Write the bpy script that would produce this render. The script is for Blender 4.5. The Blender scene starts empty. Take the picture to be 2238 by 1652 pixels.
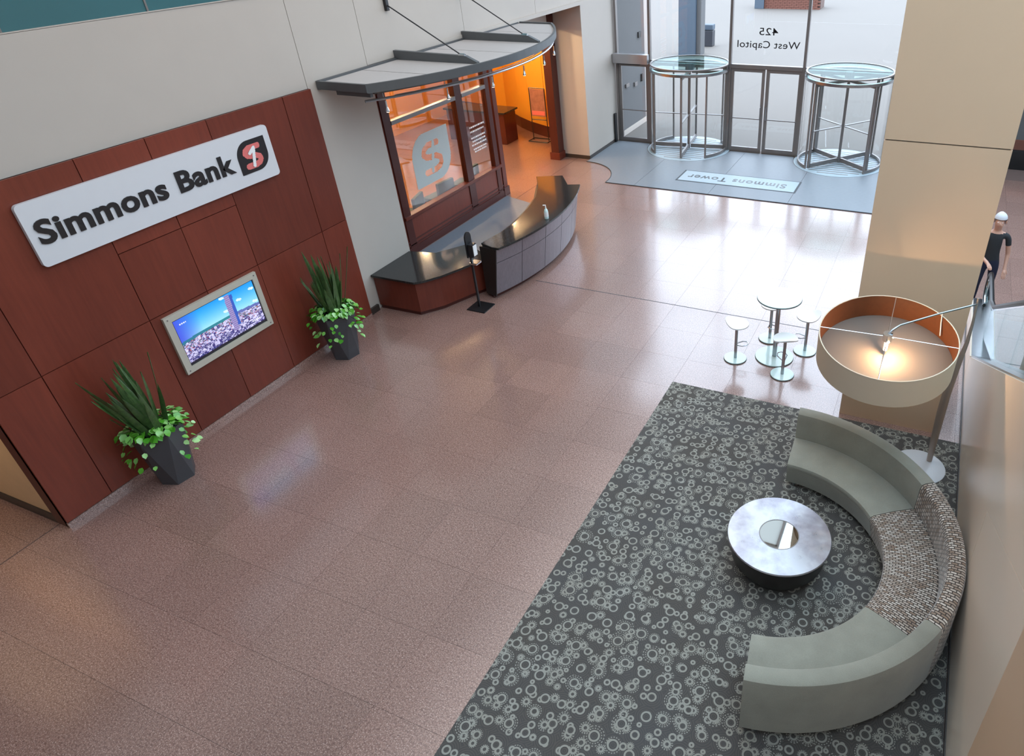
import bpy, bmesh, math, random
from mathutils import Vector, Matrix
C = bpy.context.scene.collection
R = random.Random(7)
PI = math.pi

# ------------------------------------------------------------ camera, light, exposure
cam_d = bpy.data.cameras.new('camera'); cam = bpy.data.objects.new('camera', cam_d); C.objects.link(cam)
cam.location = (0, 0, 6.2)
cam.rotation_euler = (Matrix.Rotation(0.41414519, 4, 'Z') @ Matrix.Rotation(0.99169599, 4, 'X') @ Matrix.Rotation(-0.03349748, 4, 'Z')).to_euler()
W_, H_ = 2238.0, 1652.0
cam_d.sensor_fit = 'HORIZONTAL'; cam_d.sensor_width = 36.0
cam_d.lens = 36.0 * 1518.92 / W_
cam_d.shift_x = (W_ / 2 - 1395.74) / W_
cam_d.shift_y = (773.2 - H_ / 2) / W_
cam_d.clip_start = 0.05; cam_d.clip_end = 300
bpy.context.scene.camera = cam

scn = bpy.context.scene
scn.view_settings.view_transform = 'Standard'; scn.view_settings.look = 'None'
scn.view_settings.gamma = 1.0; scn.view_settings.use_curve_mapping = False
scn.view_settings.exposure = 0.85
try:
    scn.cycles.max_bounces = 7; scn.cycles.diffuse_bounces = 4; scn.cycles.glossy_bounces = 4
    scn.cycles.transparent_max_bounces = 24; scn.cycles.transmission_bounces = 6
    scn.cycles.sample_clamp_indirect = 6.0; scn.cycles.use_denoising = True
    scn.cycles.caustics_reflective = False; scn.cycles.caustics_refractive = False
except Exception: pass

world = bpy.data.worlds.new('sky'); scn.world = world; world.use_nodes = True
bg = world.node_tree.nodes['Background']
bg.inputs[0].default_value = (0.76, 0.88, 1.05, 1); bg.inputs[1].default_value = 3.1

def area(name, loc, rot, sx, sy, power, col=(1, 1, 1), portal=False, spread=PI):
    d = bpy.data.lights.new(name, 'AREA'); d.shape = 'RECTANGLE'; d.size = sx; d.size_y = sy
    d.energy = power; d.color = col; d.spread = spread
    if portal: d.cycles.is_portal = True
    o = bpy.data.objects.new(name, d); C.objects.link(o); o.location = loc; o.rotation_euler = rot
    return o
area('window_portal', (-3.4, 19.5, 4.9), (-PI/2, 0, 0), 11.0, 9.8, 1, portal=True)
area('skylight_portal', (2.9, 7.5, 9.92), (0, 0, 0), 9.6, 20, 1, portal=True)
area('ceiling_fill_light', (-5.6, 9.0, 9.8), (0, 0, 0), 4, 12, 160, (1.0, 0.92, 0.84))  # unseen warm fill added under the ceiling to lift the interior, no real fitting
def point(name, loc, power, col, rad=.06):
    d = bpy.data.lights.new(name, 'POINT'); d.energy = power; d.color = col; d.shadow_soft_size = rad
    o = bpy.data.objects.new(name, d); C.objects.link(o); o.location = loc
for _x, _y in ((-11.2, 11.2), (-11.2, 13.8), (-11.2, 16.4), (-13.6, 12.4), (-13.6, 15.2), (-12.6, 18.0)): point('downlight', (_x, _y, 3.75), 100, (1.0, 0.70, 0.38))
area('corridor_wall_fill', (-10.7, 1.5, 2.5), (PI/2, 0, 0), 2.4, .25, 15, (1.0, 0.74, 0.46))  # unseen light added to brighten the corridor wall, turned away from floor reflections

# ------------------------------------------------------------ helpers
def lin(c):
    return tuple((v/255/12.92 if v/255 <= .04045 else ((v/255+.055)/1.055)**2.4) for v in c)
class N:
    """small node-tree helper"""
    def __init__(s, name):
        s.m = bpy.data.materials.new(name); s.m.use_nodes = True; s.t = s.m.node_tree
        s.b = s.t.nodes['Principled BSDF']; s.out = s.t.nodes['Material Output']
    def n(s, typ, **kw):
        nd = s.t.nodes.new(typ)
        for k, v in kw.items():
            if k in ('op',): nd.operation = v
            elif isinstance(k, str) and hasattr(nd, k): setattr(nd, k, v)
        return nd
    def l(s, a, b): s.t.links.new(a, b)
    def math(s, op, a, b=None, c=None):
        nd = s.t.nodes.new('ShaderNodeMath'); nd.operation = op
        for i, v in enumerate((a, b, c)):
            if v is None: continue
            if isinstance(v, (int, float)): nd.inputs[i].default_value = v
            else: s.l(v, nd.inputs[i])
        return nd.outputs[0]
    def mix(s, f, a, b):
        nd = s.t.nodes.new('ShaderNodeMix'); nd.data_type = 'RGBA'
        for i, v in ((0, f), (6, a), (7, b)):
            if isinstance(v, (int, float)): nd.inputs[i].default_value = v
            elif isinstance(v, tuple): nd.inputs[i].default_value = (*v[:3], 1)
            else: s.l(v, nd.inputs[i])
        return nd.outputs[2]
    def ramp(s, f, stops):
        nd = s.t.nodes.new('ShaderNodeValToRGB'); e = nd.color_ramp.elements
        while len(e) < len(stops): e.new(0.5)
        for i, (p, c) in enumerate(stops): e[i].position = p; e[i].color = (*c, 1)
        s.l(f, nd.inputs[0]); return nd.outputs[0]
    def coord(s, kind='Object', scale=(1, 1, 1), rot=(0, 0, 0)):
        tc = s.t.nodes.new('ShaderNodeTexCoord') if kind != 'World' else s.t.nodes.new('ShaderNodeNewGeometry')
        mp = s.t.nodes.new('ShaderNodeMapping'); mp.inputs[3].default_value = scale; mp.inputs[2].default_value = rot
        s.l(tc.outputs[kind if kind != 'World' else 'Position'], mp.inputs[0]); return mp.outputs[0]
    def noise(s, vec, scale, detail=3, rough=.5):
        nd = s.t.nodes.new('ShaderNodeTexNoise'); nd.inputs['Scale'].default_value = scale
        nd.inputs['Detail'].default_value = detail; nd.inputs['Roughness'].default_value = rough
        s.l(vec, nd.inputs['Vector']); return nd.outputs['Fac']
    def bump(s, h, strength=.2, dist=.01):
        nd = s.t.nodes.new('ShaderNodeBump'); nd.inputs['Strength'].default_value = strength
        nd.inputs['Distance'].default_value = dist; s.l(h, nd.inputs['Height']); s.l(nd.outputs[0], s.b.inputs['Normal'])
    def set(s, **kw):
        for k, v in kw.items():
            k = {'rough': 'Roughness', 'metal': 'Metallic', 'spec': 'Specular IOR Level', 'coat': 'Coat Weight', 'coatr': 'Coat Roughness',
                 'col': 'Base Color', 'em': 'Emission Color', 'ems': 'Emission Strength', 'sheen': 'Sheen Weight'}.get(k, k)
            if isinstance(v, tuple): s.b.inputs[k].default_value = (*v[:3], 1)
            elif isinstance(v, (int, float)): s.b.inputs[k].default_value = v
            else: s.l(v, s.b.inputs[k])
        return s
def plain(name, rgb, rough=.5, metal=0, var=.06, scale=8, **kw):
    n = N(name); c = lin(rgb); v = n.noise(n.coord(), scale, 4)
    n.set(col=n.mix(v, tuple(x*(1-var) for x in c), tuple(min(1, x*(1+var)) for x in c)), rough=rough, metal=metal, **kw)
    return n.m
M = {}
# granite floor tiles: speckle, each tile a little different
def granite_floor(name, base, dark, light, var=.13):
    n = N(name); P = n.coord('World')
    s1 = n.noise(P, 48, 2, .7); s2 = n.noise(P, 90, 2, .6); cl = n.noise(P, .9, 1, .5)
    c = n.mix(n.math('MULTIPLY_ADD', s1, 3.0, -1.05), lin(dark), lin(base))
    c = n.mix(n.math('GREATER_THAN', s2, .60), c, lin(light))
    oi = n.t.nodes.new('ShaderNodeObjectInfo')
    val = n.math('ADD', n.math('MULTIPLY_ADD', oi.outputs['Random'], var, 1-var/2), n.math('MULTIPLY_ADD', cl, .2, -.1))
    hs = n.t.nodes.new('ShaderNodeHueSaturation'); n.l(val, hs.inputs['Value']); n.l(c, hs.inputs['Color'])
    n.set(col=hs.outputs[0], rough=.30, spec=.6, coat=1.0, coatr=.14)
    n.b.inputs['Coat IOR'].default_value = 1.66
    return n.m
M['floor'] = granite_floor('pink_granite', (160, 124, 112), (112, 80, 72), (194, 164, 152))
M['grout'] = plain('grout', (100, 80, 74), .8)
M['wall'] = plain('cream_plaster', (186, 176, 167), .6, var=.03, scale=2.5)
M['corridor'] = plain('tan_corridor_paint', (214, 180, 140), .6)
M['joint'] = plain('wall_joint', (120, 116, 110), .8)
M['pillar'] = plain('tan_stone', (216, 182, 151), .42, var=.035, scale=1.6)
M['clad'] = plain('cladding_cream', (242, 224, 206), .26, var=.03, scale=1.2)
M['base'] = plain('dark_bronze_base', (58, 50, 46), .4)
def wood(name, a, b, axis_scale=(14, 14, 1.0), rough=.35, var=.3):
    n = N(name); P = n.coord('World', axis_scale)
    g = n.noise(P, 1.6, 6, .65); g2 = n.noise(n.coord('World', (1, 1, .35)), 1.4, 3)
    oi = n.t.nodes.new('ShaderNodeObjectInfo')
    f = n.math('ADD', n.math('MULTIPLY', g, .6), n.math('MULTIPLY', g2, .5))
    hs = n.t.nodes.new('ShaderNodeHueSaturation')
    n.l(n.math('MULTIPLY_ADD', oi.outputs['Random'], var, 1-var/2), hs.inputs['Value'])
    n.l(n.mix(f, lin(a), lin(b)), hs.inputs['Color'])
    n.set(col=hs.outputs[0], rough=rough, spec=.4); return n.m
M['wood'] = wood('mahogany_veneer', (76, 31, 23), (132, 62, 46))
M['woodd'] = wood('dark_mahogany', (62, 26, 22), (88, 40, 32), var=.1)
M['woodl'] = wood('lamp_veneer', (70, 36, 18), (112, 64, 34), (9, 9, 9), .5, 0)
M['board'] = plain('sign_board', (214, 214, 218), .3, var=.02)
M['black'] = plain('black_letter', (34, 33, 36), .35)
M['salmon'] = plain('salmon_red', (222, 116, 112), .4)
M['white'] = plain('white_paint', (235, 235, 235), .4, var=.02)
M['frame_cream'] = plain('screen_frame', (200, 196, 182), .4, .3)
M['granite'] = N('black_granite')
_g = M['granite']; _p = _g.coord('World'); _g.set(col=_g.ramp(_g.noise(_p, 90, 3, .7), [(.45, (.012, .012, .012)), (.66, (.06, .058, .055)), (.78, (.22, .21, .2))]), rough=.09, spec=.35); M['granite'] = _g.m
M['steel'] = plain('brushed_steel', (170, 172, 176), .28, 1.0, var=.05, scale=20)
M['steeld'] = plain('door_metal', (134, 128, 126), .4, .55, var=.06)
M['chrome'] = plain('chrome', (215, 218, 222), .12, 1.0)
M['alu'] = plain('silver_panel', (178, 176, 178), .35, .75, var=.04, scale=3)
M['gpanel'] = N('grey_laminate'); _g = M['gpanel']; _g.set(col=_g.mix(_g.noise(_g.coord('World', (40, 40, 1.5)), 2, 4), lin((112, 104, 110)), lin((142, 134, 140))), rough=.34, metal=.5); M['gpanel'] = _g.m
M['canopy'] = plain('canopy_fabric_panel', (176, 170, 168), .7, var=.03)
M['cframe'] = plain('canopy_frame', (98, 100, 102), .45, .5)
M['pot'] = plain('charcoal_pot', (66, 66, 70), .45)
M['soil'] = plain('soil', (40, 30, 22), .9)
M['navy'] = plain('navy_trousers', (30, 34, 58), .8); M['shirt'] = plain('black_shirt', (40, 42, 46), .8)
M['skin'] = plain('skin', (205, 158, 138), .55); M['hair'] = plain('white_hair', (214, 216, 224), .8)
M['rubber'] = plain('black_rubber', (24, 24, 26), .4)
M['orange'] = plain('amber_wall', (226, 158, 48), .6, var=.08, scale=1.2)
M['mat'] = N('blue_grey_matting'); _g = M['mat']; _g.set(col=_g.mix(_g.noise(_g.coord('World', (3, 60, 1)), 3, 4), lin((104, 110, 118)), lin((136, 142, 150))), rough=.5); M['mat'] = _g.m
M['matedge'] = plain('mat_edging', (58, 62, 68), .6)
M['matwhite'] = plain('mat_plate', (168, 182, 192), .6, var=.02)
M['pave'] = plain('pale_concrete', (104, 98, 92), .8, var=.05, scale=.4)
M['brickm'] = plain('brick_red', (112, 70, 58), .85, var=.2, scale=5)
M['teal'] = plain('teal_panel', (62, 106, 112), .25, var=.10, scale=1.0)
M['frost'] = plain('frosted_vinyl', (196, 200, 196), .6, var=.02)
M['green'] = plain('dark_green_seat', (46, 66, 58), .7)
M['tableglass'] = plain('pale_table_glass', (205, 226, 224), .10, var=.02, spec=.7)
M['greyout'] = plain('grey_render_outside', (92, 92, 93), .8, var=.04)
M['bluecol'] = plain('blue_grey_column', (70, 84, 98), .6)
M['poster'] = plain('poster_print', (150, 104, 88), .5, var=.55, scale=7)
M['taupe'] = plain('taupe_lamp_metal', (164, 148, 138), .35, .4)
M['dark'] = plain('dark_wood_drum', (34, 28, 26), .4)
M['bin'] = plain('bin_dark', (44, 46, 54), .5)
def glass(name, tint=(1, 1, 1), refl=.10, rough=0.0, graz=.85):
    n = N(name); n.t.nodes.remove(n.b)
    tr = n.n('ShaderNodeBsdfTransparent'); tr.inputs[0].default_value = (*tint, 1)
    gl = n.n('ShaderNodeBsdfGlossy'); gl.inputs['Roughness'].default_value = rough
    lw = n.n('ShaderNodeLayerWeight'); lw.inputs[0].default_value = .5
    mx = n.n('ShaderNodeMixShader'); n.l(n.math('MULTIPLY_ADD', n.math('POWER', lw.outputs['Facing'], 4.5), graz, refl+.02), mx.inputs[0])
    n.l(tr.outputs[0], mx.inputs[1]); n.l(gl.outputs[0], mx.inputs[2]); n.l(mx.outputs[0], n.out.inputs[0]); return n.m
M['glass'] = glass('clear_glass', (.97, .98, .98), .02)
M['glassr'] = glass('reflecting_glass', (.92, .92, .9), .10)
M['glasst'] = glass('green_tint_glass', (.74, .88, .86), .04)
M['glassdisc'] = glass('canopy_disc_glass', (.70, .82, .80), .0, 0, .22)
M['glasssky'] = glass('skylight_glass', (.86, .93, .94), .03)
def fabric(name, a, b, sc=120):
    n = N(name); P = n.coord('World'); f = n.noise(P, sc, 2); f2 = n.noise(P, 3.5, 3)
    n.set(col=n.mix(n.math('ADD', n.math('MULTIPLY', f, .35), n.math('MULTIPLY', f2, .6)), lin(a), lin(b)), rough=.9, sheen=.4)
    n.bump(f, .25, .003); return n.m
M['sofa'] = fabric('grey_green_velvet', (112, 108, 97), (168, 164, 149))
# woven brick-like stripe fabric in polar coordinates round the sofa centre
n = N('striped_weave'); P = n.coord('World'); sp = n.n('ShaderNodeSeparateXYZ'); n.l(P, sp.inputs[0])
dx = n.math('ADD', sp.outputs[0], .88); dy = n.math('SUBTRACT', sp.outputs[1], 5.24)
rr = n.math('SQRT', n.math('ADD', n.math('MULTIPLY', dx, dx), n.math('MULTIPLY', dy, dy)))
th = n.math('ARCTAN2', dy, dx)
cb = n.n('ShaderNodeCombineXYZ'); n.l(n.math('ADD', rr, n.math('MULTIPLY', sp.outputs[2], 1.0)), cb.inputs[0]); n.l(n.math('MULTIPLY', th, 1.6), cb.inputs[1])
br = n.n('ShaderNodeTexBrick'); n.l(cb.outputs[0], br.inputs['Vector'])
br.inputs['Color1'].default_value = (*lin((214, 202, 190)), 1); br.inputs['Color2'].default_value = (*lin((146, 120, 100)), 1)
br.inputs['Mortar'].default_value = (*lin((66, 54, 48)), 1)
br.inputs['Scale'].default_value = 1.0; br.inputs['Mortar Size'].default_value = .0052; br.inputs['Brick Width'].default_value = .06; br.inputs['Row Height'].default_value = .026
n.set(col=br.outputs[0], rough=.9, sheen=.3); M['weave'] = n.m
# carpet: rings and dotted rings
n = N('ring_carpet'); P = n.coord('World', (1, 1, 0))
def rings(scale, seed, r0, w, dots, rnd=.55, lowr=.5):
    mp = n.n('ShaderNodeMapping'); mp.inputs[1].default_value = (seed, seed*1.7, 0); n.l(P, mp.inputs[0])
    v = n.n('ShaderNodeTexVoronoi'); v.voronoi_dimensions = '2D'; v.inputs['Scale'].default_value = scale; v.inputs['Randomness'].default_value = rnd
    n.l(mp.outputs[0], v.inputs['Vector'])
    cs = n.n('ShaderNodeSeparateColor'); n.l(v.outputs['Color'], cs.inputs[0])
    d = v.outputs['Distance']; rad = n.math('MULTIPLY', n.math('MULTIPLY_ADD', cs.outputs[0], 1-lowr, lowr), r0)
    ring = n.math('LESS_THAN', n.math('ABSOLUTE', n.math('SUBTRACT', d, rad)), w)
    res = ring
    # the voronoi position is in the scaled space
    vs = n.n('ShaderNodeVectorMath'); vs.operation = 'SUBTRACT'; sc = n.n('ShaderNodeVectorMath'); sc.operation = 'SCALE'; sc.inputs[3].default_value = 1.0
    n.l(mp.outputs[0], sc.inputs[0]); n.l(sc.outputs[0], vs.inputs[0]); n.l(v.outputs['Position'], vs.inputs[1])
    xy = n.n('ShaderNodeSeparateXYZ'); n.l(vs.outputs[0], xy.inputs[0])
    ang = n.math('ARCTAN2', xy.outputs[1], xy.outputs[0])
    dot = n.math('GREATER_THAN', n.math('SINE', n.math('MULTIPLY', ang, dots)), -.1)
    for k in (1.55, 2.05):
        outer = n.math('LESS_THAN', n.math('ABSOLUTE', n.math('SUBTRACT', d, n.math('MULTIPLY', rad, k))), w*.52)
        sel = n.math('GREATER_THAN', cs.outputs[1], .5 if k < 1.8 else .62)
        res = n.math('MAXIMUM', res, n.math('MULTIPLY', n.math('MULTIPLY', outer, dot), sel))
    halo = n.math('LESS_THAN', n.math('ABSOLUTE', n.math('SUBTRACT', n.math('FRACT', n.math('MULTIPLY', d, 9)), .5)), .22)
    core = n.math('LESS_THAN', d, rad)
    return res, halo, core
a1, h1, c1 = rings(5.4, 0.0, .25, .045, 18, .35, .65)
a2, h2, c2 = rings(8.2, 3.3, .24, .07, 14, .7)
pat = n.math('MAXIMUM', a1, n.math('MULTIPLY', a2, n.math('SUBTRACT', 1, c1)))
base = n.mix(n.math('MULTIPLY', h1, .55), lin((80, 71, 61)), lin((52, 46, 40)))
base = n.mix(n.noise(P, 1.2, 2), base, n.mix(.5, base, lin((84, 88, 96))))
col = n.mix(n.math('MULTIPLY', pat, .85), base, n.mix(n.noise(P, 2.0, 2), lin((144, 137, 124)), lin((160, 158, 150))))
n.set(col=col, rough=.95); n.bump(n.noise(P, 400, 1), .3, .003); M['carpet'] = n.m

obs = {}
def link(name, data=None, parent=None, loc=(0, 0, 0), **props):
    o = bpy.data.objects.new(name, data); C.objects.link(o)
    loc = Vector(loc)
    if parent is not None:
        o.parent = parent; o.location = loc - Vector(parent['_w'])
    else: o.location = loc
    o['_w'] = tuple(loc)
    for k, v in props.items(): o[k] = v
    return o
def thing(name, label, cat, loc, group=None):
    o = link(name, None, None, loc, label=label, category=cat)
    if group: o['group'] = group
    return o
def setting(name, label, loc=(0, 0, 0)):
    return link(name, None, None, loc, label=label, kind='structure')
class MB:
    def __init__(s): s.v = []; s.f = []
    def add(s, vs, fs):
        b = len(s.v); s.v += [tuple(v) for v in vs]; s.f += [tuple(b+i for i in f) for f in fs]; return s
    def box(s, x0, x1, y0, y1, z0, z1):
        if x0 > x1: x0, x1 = x1, x0
        if y0 > y1: y0, y1 = y1, y0
        v = [(x, y, z) for z in (z0, z1) for y in (y0, y1) for x in (x0, x1)]
        return s.add(v, [(0, 2, 3, 1), (4, 5, 7, 6), (0, 1, 5, 4), (2, 6, 7, 3), (0, 4, 6, 2), (1, 3, 7, 5)])
    def bar(s, a, b, w, h, up=(0, 0, 1)):
        a = Vector(a); b = Vector(b); d = (b-a).normalized(); u = Vector(up)
        sd = d.cross(u)
        if sd.length < 1e-4: sd = d.cross(Vector((1, 0, 0)))
        sd.normalize(); u = sd.cross(d).normalized()
        v = [p + sd*i*w/2 + u*j*h/2 for p in (a, b) for j in (-1, 1) for i in (-1, 1)]
        return s.add(v, [(0, 1, 3, 2), (4, 6, 7, 5), (0, 4, 5, 1), (2, 3, 7, 6), (0, 2, 6, 4), (1, 5, 7, 3)])
    def prism(s, poly, z0, z1):
        a = sum(poly[i][0]*poly[(i+1) % len(poly)][1]-poly[(i+1) % len(poly)][0]*poly[i][1] for i in range(len(poly)))
        if a < 0: poly = poly[::-1]
        k = len(poly); v = [(x, y, z0) for x, y in poly]+[(x, y, z1) for x, y in poly]
        return s.add(v, [tuple(range(k))[::-1], tuple(range(k, 2*k))]+[(i, (i+1) % k, k+(i+1) % k, k+i) for i in range(k)])
    def prism_x(s, poly, x0, x1):   # polygon of (y, z)
        k = len(poly); v = [(x0, y, z) for y, z in poly]+[(x1, y, z) for y, z in poly]
        return s.add(v, [tuple(range(k)), tuple(range(k, 2*k))[::-1]]+[((i+1) % k, i, k+i, k+(i+1) % k) for i in range(k)])
    def tube(s, pts, r, n=10, closed=False):
        pts = [Vector(p) for p in pts]; m = len(pts); rs = r if isinstance(r, (list, tuple)) else [r]*m
        v = []; ref = None
        for i, p in enumerate(pts):
            if closed: d = pts[(i+1) % m]-pts[i-1]
            else: d = pts[min(i+1, m-1)]-pts[max(i-1, 0)]
            d.normalize()
            if ref is None: ref = d.orthogonal().normalized()
            ref = (ref - d*ref.dot(d)).normalized(); q = d.cross(ref)
            v += [p+(ref*math.cos(2*PI*k/n)+q*math.sin(2*PI*k/n))*rs[i] for k in range(n)]
        f = []
        for i in range(m if closed else m-1):
            a = i*n; b = ((i+1) % m)*n
            f += [(a+k, a+(k+1) % n, b+(k+1) % n, b+k) for k in range(n)]
        if not closed: f += [tuple(range(n))[::-1], tuple(range((m-1)*n, m*n))]
        return s.add(v, f)
    def lathe(s, prof, c=(0, 0, 0), n=48, a0=0, a1=2*PI, closed_prof=False):
        full = abs(a1-a0-2*PI) < 1e-6; m = n if full else n+1; k = len(prof); v = []
        for i in range(m):
            a = a0+(a1-a0)*i/n
            v += [(c[0]+r*math.cos(a), c[1]+r*math.sin(a), c[2]+z) for r, z in prof]
        f = []
        for i in range(n):
            A = i*k; B = ((i+1) % m)*k
            for j in range(k if closed_prof else k-1): f.append((A+j, B+j, B+(j+1) % k, A+(j+1) % k))
        if closed_prof and not full: f += [tuple(range(k)), tuple(range((m-1)*k, m*k))[::-1]]
        return s.add(v, f)
    def disc(s, c, r, z0, z1, n=40):
        return s.prism([(c[0]+r*math.cos(2*PI*i/n), c[1]+r*math.sin(2*PI*i/n)) for i in range(n)], z0, z1)
    def mesh(s, name, mat, smooth=False, bev=0):
        v = s.v; lo = [min(p[i] for p in v) for i in range(3)]; hi = [max(p[i] for p in v) for i in range(3)]
        c = Vector([(lo[i]+hi[i])/2 for i in range(3)])
        me = bpy.data.meshes.new(name); me.from_pydata([Vector(p)-c for p in v], [], s.f); me.materials.append(M[mat] if isinstance(mat, str) else mat)
        bm = bmesh.new(); bm.from_mesh(me); bmesh.ops.remove_doubles(bm, verts=bm.verts, dist=1e-5); bmesh.ops.recalc_face_normals(bm, faces=bm.faces)
        if bev: bmesh.ops.bevel(bm, geom=[e for e in bm.edges if e.is_manifold and e.calc_face_angle(0) > .5], offset=bev, segments=2, profile=.7, affect='EDGES')
        bm.to_mesh(me); bm.free()
        if smooth:
            me.polygons.foreach_set('use_smooth', [True]*len(me.polygons))
            try: me.set_sharp_from_angle(angle=math.radians(35))
            except Exception: pass
        me.update(); return me, c
    def build(s, name, mat, parent=None, smooth=False, bev=0, **props):
        me, c = s.mesh(name, mat, smooth, bev); return link(name, me, parent, c, **props)
def B(*a): return MB().box(*a)
def copy_tree(o, parent=None):
    c = o.copy(); C.objects.link(c)
    if parent: c.parent = parent
    for ch in o.children: copy_tree(ch, c)
    return c
def rrect(y0, y1, z0, z1, r, n=6, corners=(1, 1, 1, 1)):
    """rounded rectangle: corners bl, br, tr, tl"""
    pts = []
    for (cy, cz, a0, on) in ((y0+r, z0+r, PI, corners[0]), (y1-r, z0+r, 1.5*PI, corners[1]), (y1-r, z1-r, 0, corners[2]), (y0+r, z1-r, .5*PI, corners[3])):
        if on: pts += [(cy+r*math.cos(a0+PI/2*i/n), cz+r*math.sin(a0+PI/2*i/n)) for i in range(n+1)]
        else: pts.append((cy+r*(1 if a0 in (0, 1.5*PI) else -1), cz+r*(1 if a0 in (0, .5*PI) else -1)))
    return pts
def text_mesh(txt, size, bold=0.0, depth=.004, spacing=1.0):
    cu = bpy.data.curves.new('t', 'FONT'); cu.body = txt; cu.size = size; cu.offset = bold; cu.extrude = depth; cu.space_character = spacing
    cu.resolution_u = 4
    o = bpy.data.objects.new('t', cu); C.objects.link(o); bpy.context.view_layer.update()
    me = bpy.data.meshes.new_from_object(o.evaluated_get(bpy.context.evaluated_depsgraph_get()))
    bpy.data.objects.remove(o); return me
def letters(txt, parent, mat, origin, ux, uz, width, height=None, bold=.02, depth=.004, spacing=1.0, name='letter'):
    """letters standing on the line through origin along ux, upright along uz, scaled to a width; each letter one mesh"""
    me = text_mesh(txt, 1.0, bold, depth, spacing)
    xs = [v.co.x for v in me.vertices]; x0, x1 = min(xs), max(xs); k = width/(x1-x0)
    ys = [v.co.y for v in me.vertices]; ky = k if height is None else height/.73
    bm = bmesh.new(); bm.from_mesh(me); bm.verts.ensure_lookup_table(); seen = set(); isl = []
    for v in bm.verts:
        if v.index in seen: continue
        st = [v]; seen.add(v.index); comp = []
        while st:
            q = st.pop(); comp.append(q)
            for e in q.link_edges:
                w = e.other_vert(q)
                if w.index not in seen: seen.add(w.index); st.append(w)
        isl.append([min(q.co.x for q in comp), max(q.co.x for q in comp), comp])
    isl.sort(key=lambda t: t[0]); groups = []
    for a, b, comp in isl:
        if groups and a < groups[-1][1]-.5*min(b-a, groups[-1][1]-groups[-1][0]): groups[-1][1] = max(b, groups[-1][1]); groups[-1][2] += comp
        else: groups.append([a, b, list(comp)])
    ux = Vector(ux); uz = Vector(uz); nrm = ux.cross(uz); origin = Vector(origin); out = []
    for a, b, comp in groups:
        idx = {v.index: i for i, v in enumerate(comp)}
        m = MB(); vs = [origin+ux*(v.co.x-x0)*k+uz*v.co.y*ky+nrm*v.co.z for v in comp]
        fs = [[idx[v.index] for v in f.verts] for f in bm.faces if f.verts[0].index in idx]
        m.add(vs, fs); out.append(m.build(name, mat, parent))
    bm.free(); return out

# ------------------------------------------------------------ floor and tiles
floor = MB().prism([(-16.5, -5), (8, -5), (8, 20.6), (1.05, 20.6), (1.05, 19.7), (-9.4, 19.7), (-9.4, 21.5), (-16.5, 21.5)], -.20, -.006).build('floor', 'grout', None, kind='structure', label='pink granite tiled lobby floor')
T = .802; TY = .809; g = .0024
tile_mesh = None; ntile = 0; rest = MB()
def tile_ok(x, y):
    if y < 8.13: return -8.8 < x < -3.02 and y > 1.0
    return True
cells = []
ix0 = -18; iy0 = 0
for i in range(-8, 14):
    for j in range(-2, 24):
        x0 = -3.02+i*T; y0 = 2.32+(j)*TY - 2*TY*0
        x1, y1 = x0+T, y0+TY; cx, cy = (x0+x1)/2, (y0+y1)/2
        if cy > 19.6 or y0 < .6: continue
        if cx > -3.02 and cy < 8.13 - .1 and cx < 1.06: continue      # under the carpet
        if cx < -9.1 and not (cy > 9.7): continue
        cells.append((x0, y0, cx, cy))
def vis(cx, cy):
    if cy > 15.95: return cx < -8.0 or cx > 1.3
    if cx > 1.06: return cy > 12 and cx < 3.0
    if cx > -0.5 and cy > 8.9: return False
    return True
for (x0, y0, cx, cy) in sorted(cells, key=lambda c: (c[2]**2+c[3]**2)):
    x1, y1 = min(x0+T, 8), y0+TY
    if x0 < -9.0 < x1 and cy < 9.7: x0 = max(x0, -9.0)
    if y0 < 8.12 < y1 and -3.0 < cx < 1.0: y0 = 8.14
    bx = B(x0+g/2, x1-g/2, y0+g/2, y1-g/2, -.006, 0)
    if vis(cx, cy) and ntile < 295:
        if abs(x1-x0-T) < 1e-6 and abs(y1-y0-TY) < 1e-6:
            if tile_mesh is None: tile_mesh, _c = bx.mesh('tile', 'floor')
            link('tile', tile_mesh, floor, ((x0+x1)/2, (y0+y1)/2, -.003))
        else: bx.build('tile', 'floor', floor)
        ntile += 1
    else: rest.add(bx.v, bx.f)
# bank interior strip and corridor
for (a, b, c, d) in ((-16.4, -9.45, 9.0, 21.4), (-12.5, -9.02, -4.9, 2.72), (-9.0, 8, -4.9, .68)):
    y = c
    while y < d-.1:
        x = a
        while x < b-.1:
            rest.box(x+g/2, min(x+T, b)-g/2, y+g/2, min(y+TY, d)-g/2, -.006, -.0005 if not (c > 0) else -.001); x += T
        y += TY
rest.build('tiles', 'floor', floor, kind='stuff')

B(-6.72, 1.0, 10.400, 10.416, -.004, .0012).build('trim_1', 'matedge', None, kind='structure', label='dark expansion joint crossing the lobby floor')
# carpet
cp = B(-3.02, 1.045, -1.0, 8.13, 0.0, .012).build('area_carpet', 'carpet', None, bev=.003, label='dark grey carpet patterned with pale rings under the curved sofa', category='carpet')
cp['_w'] = tuple(cp.location)

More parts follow.
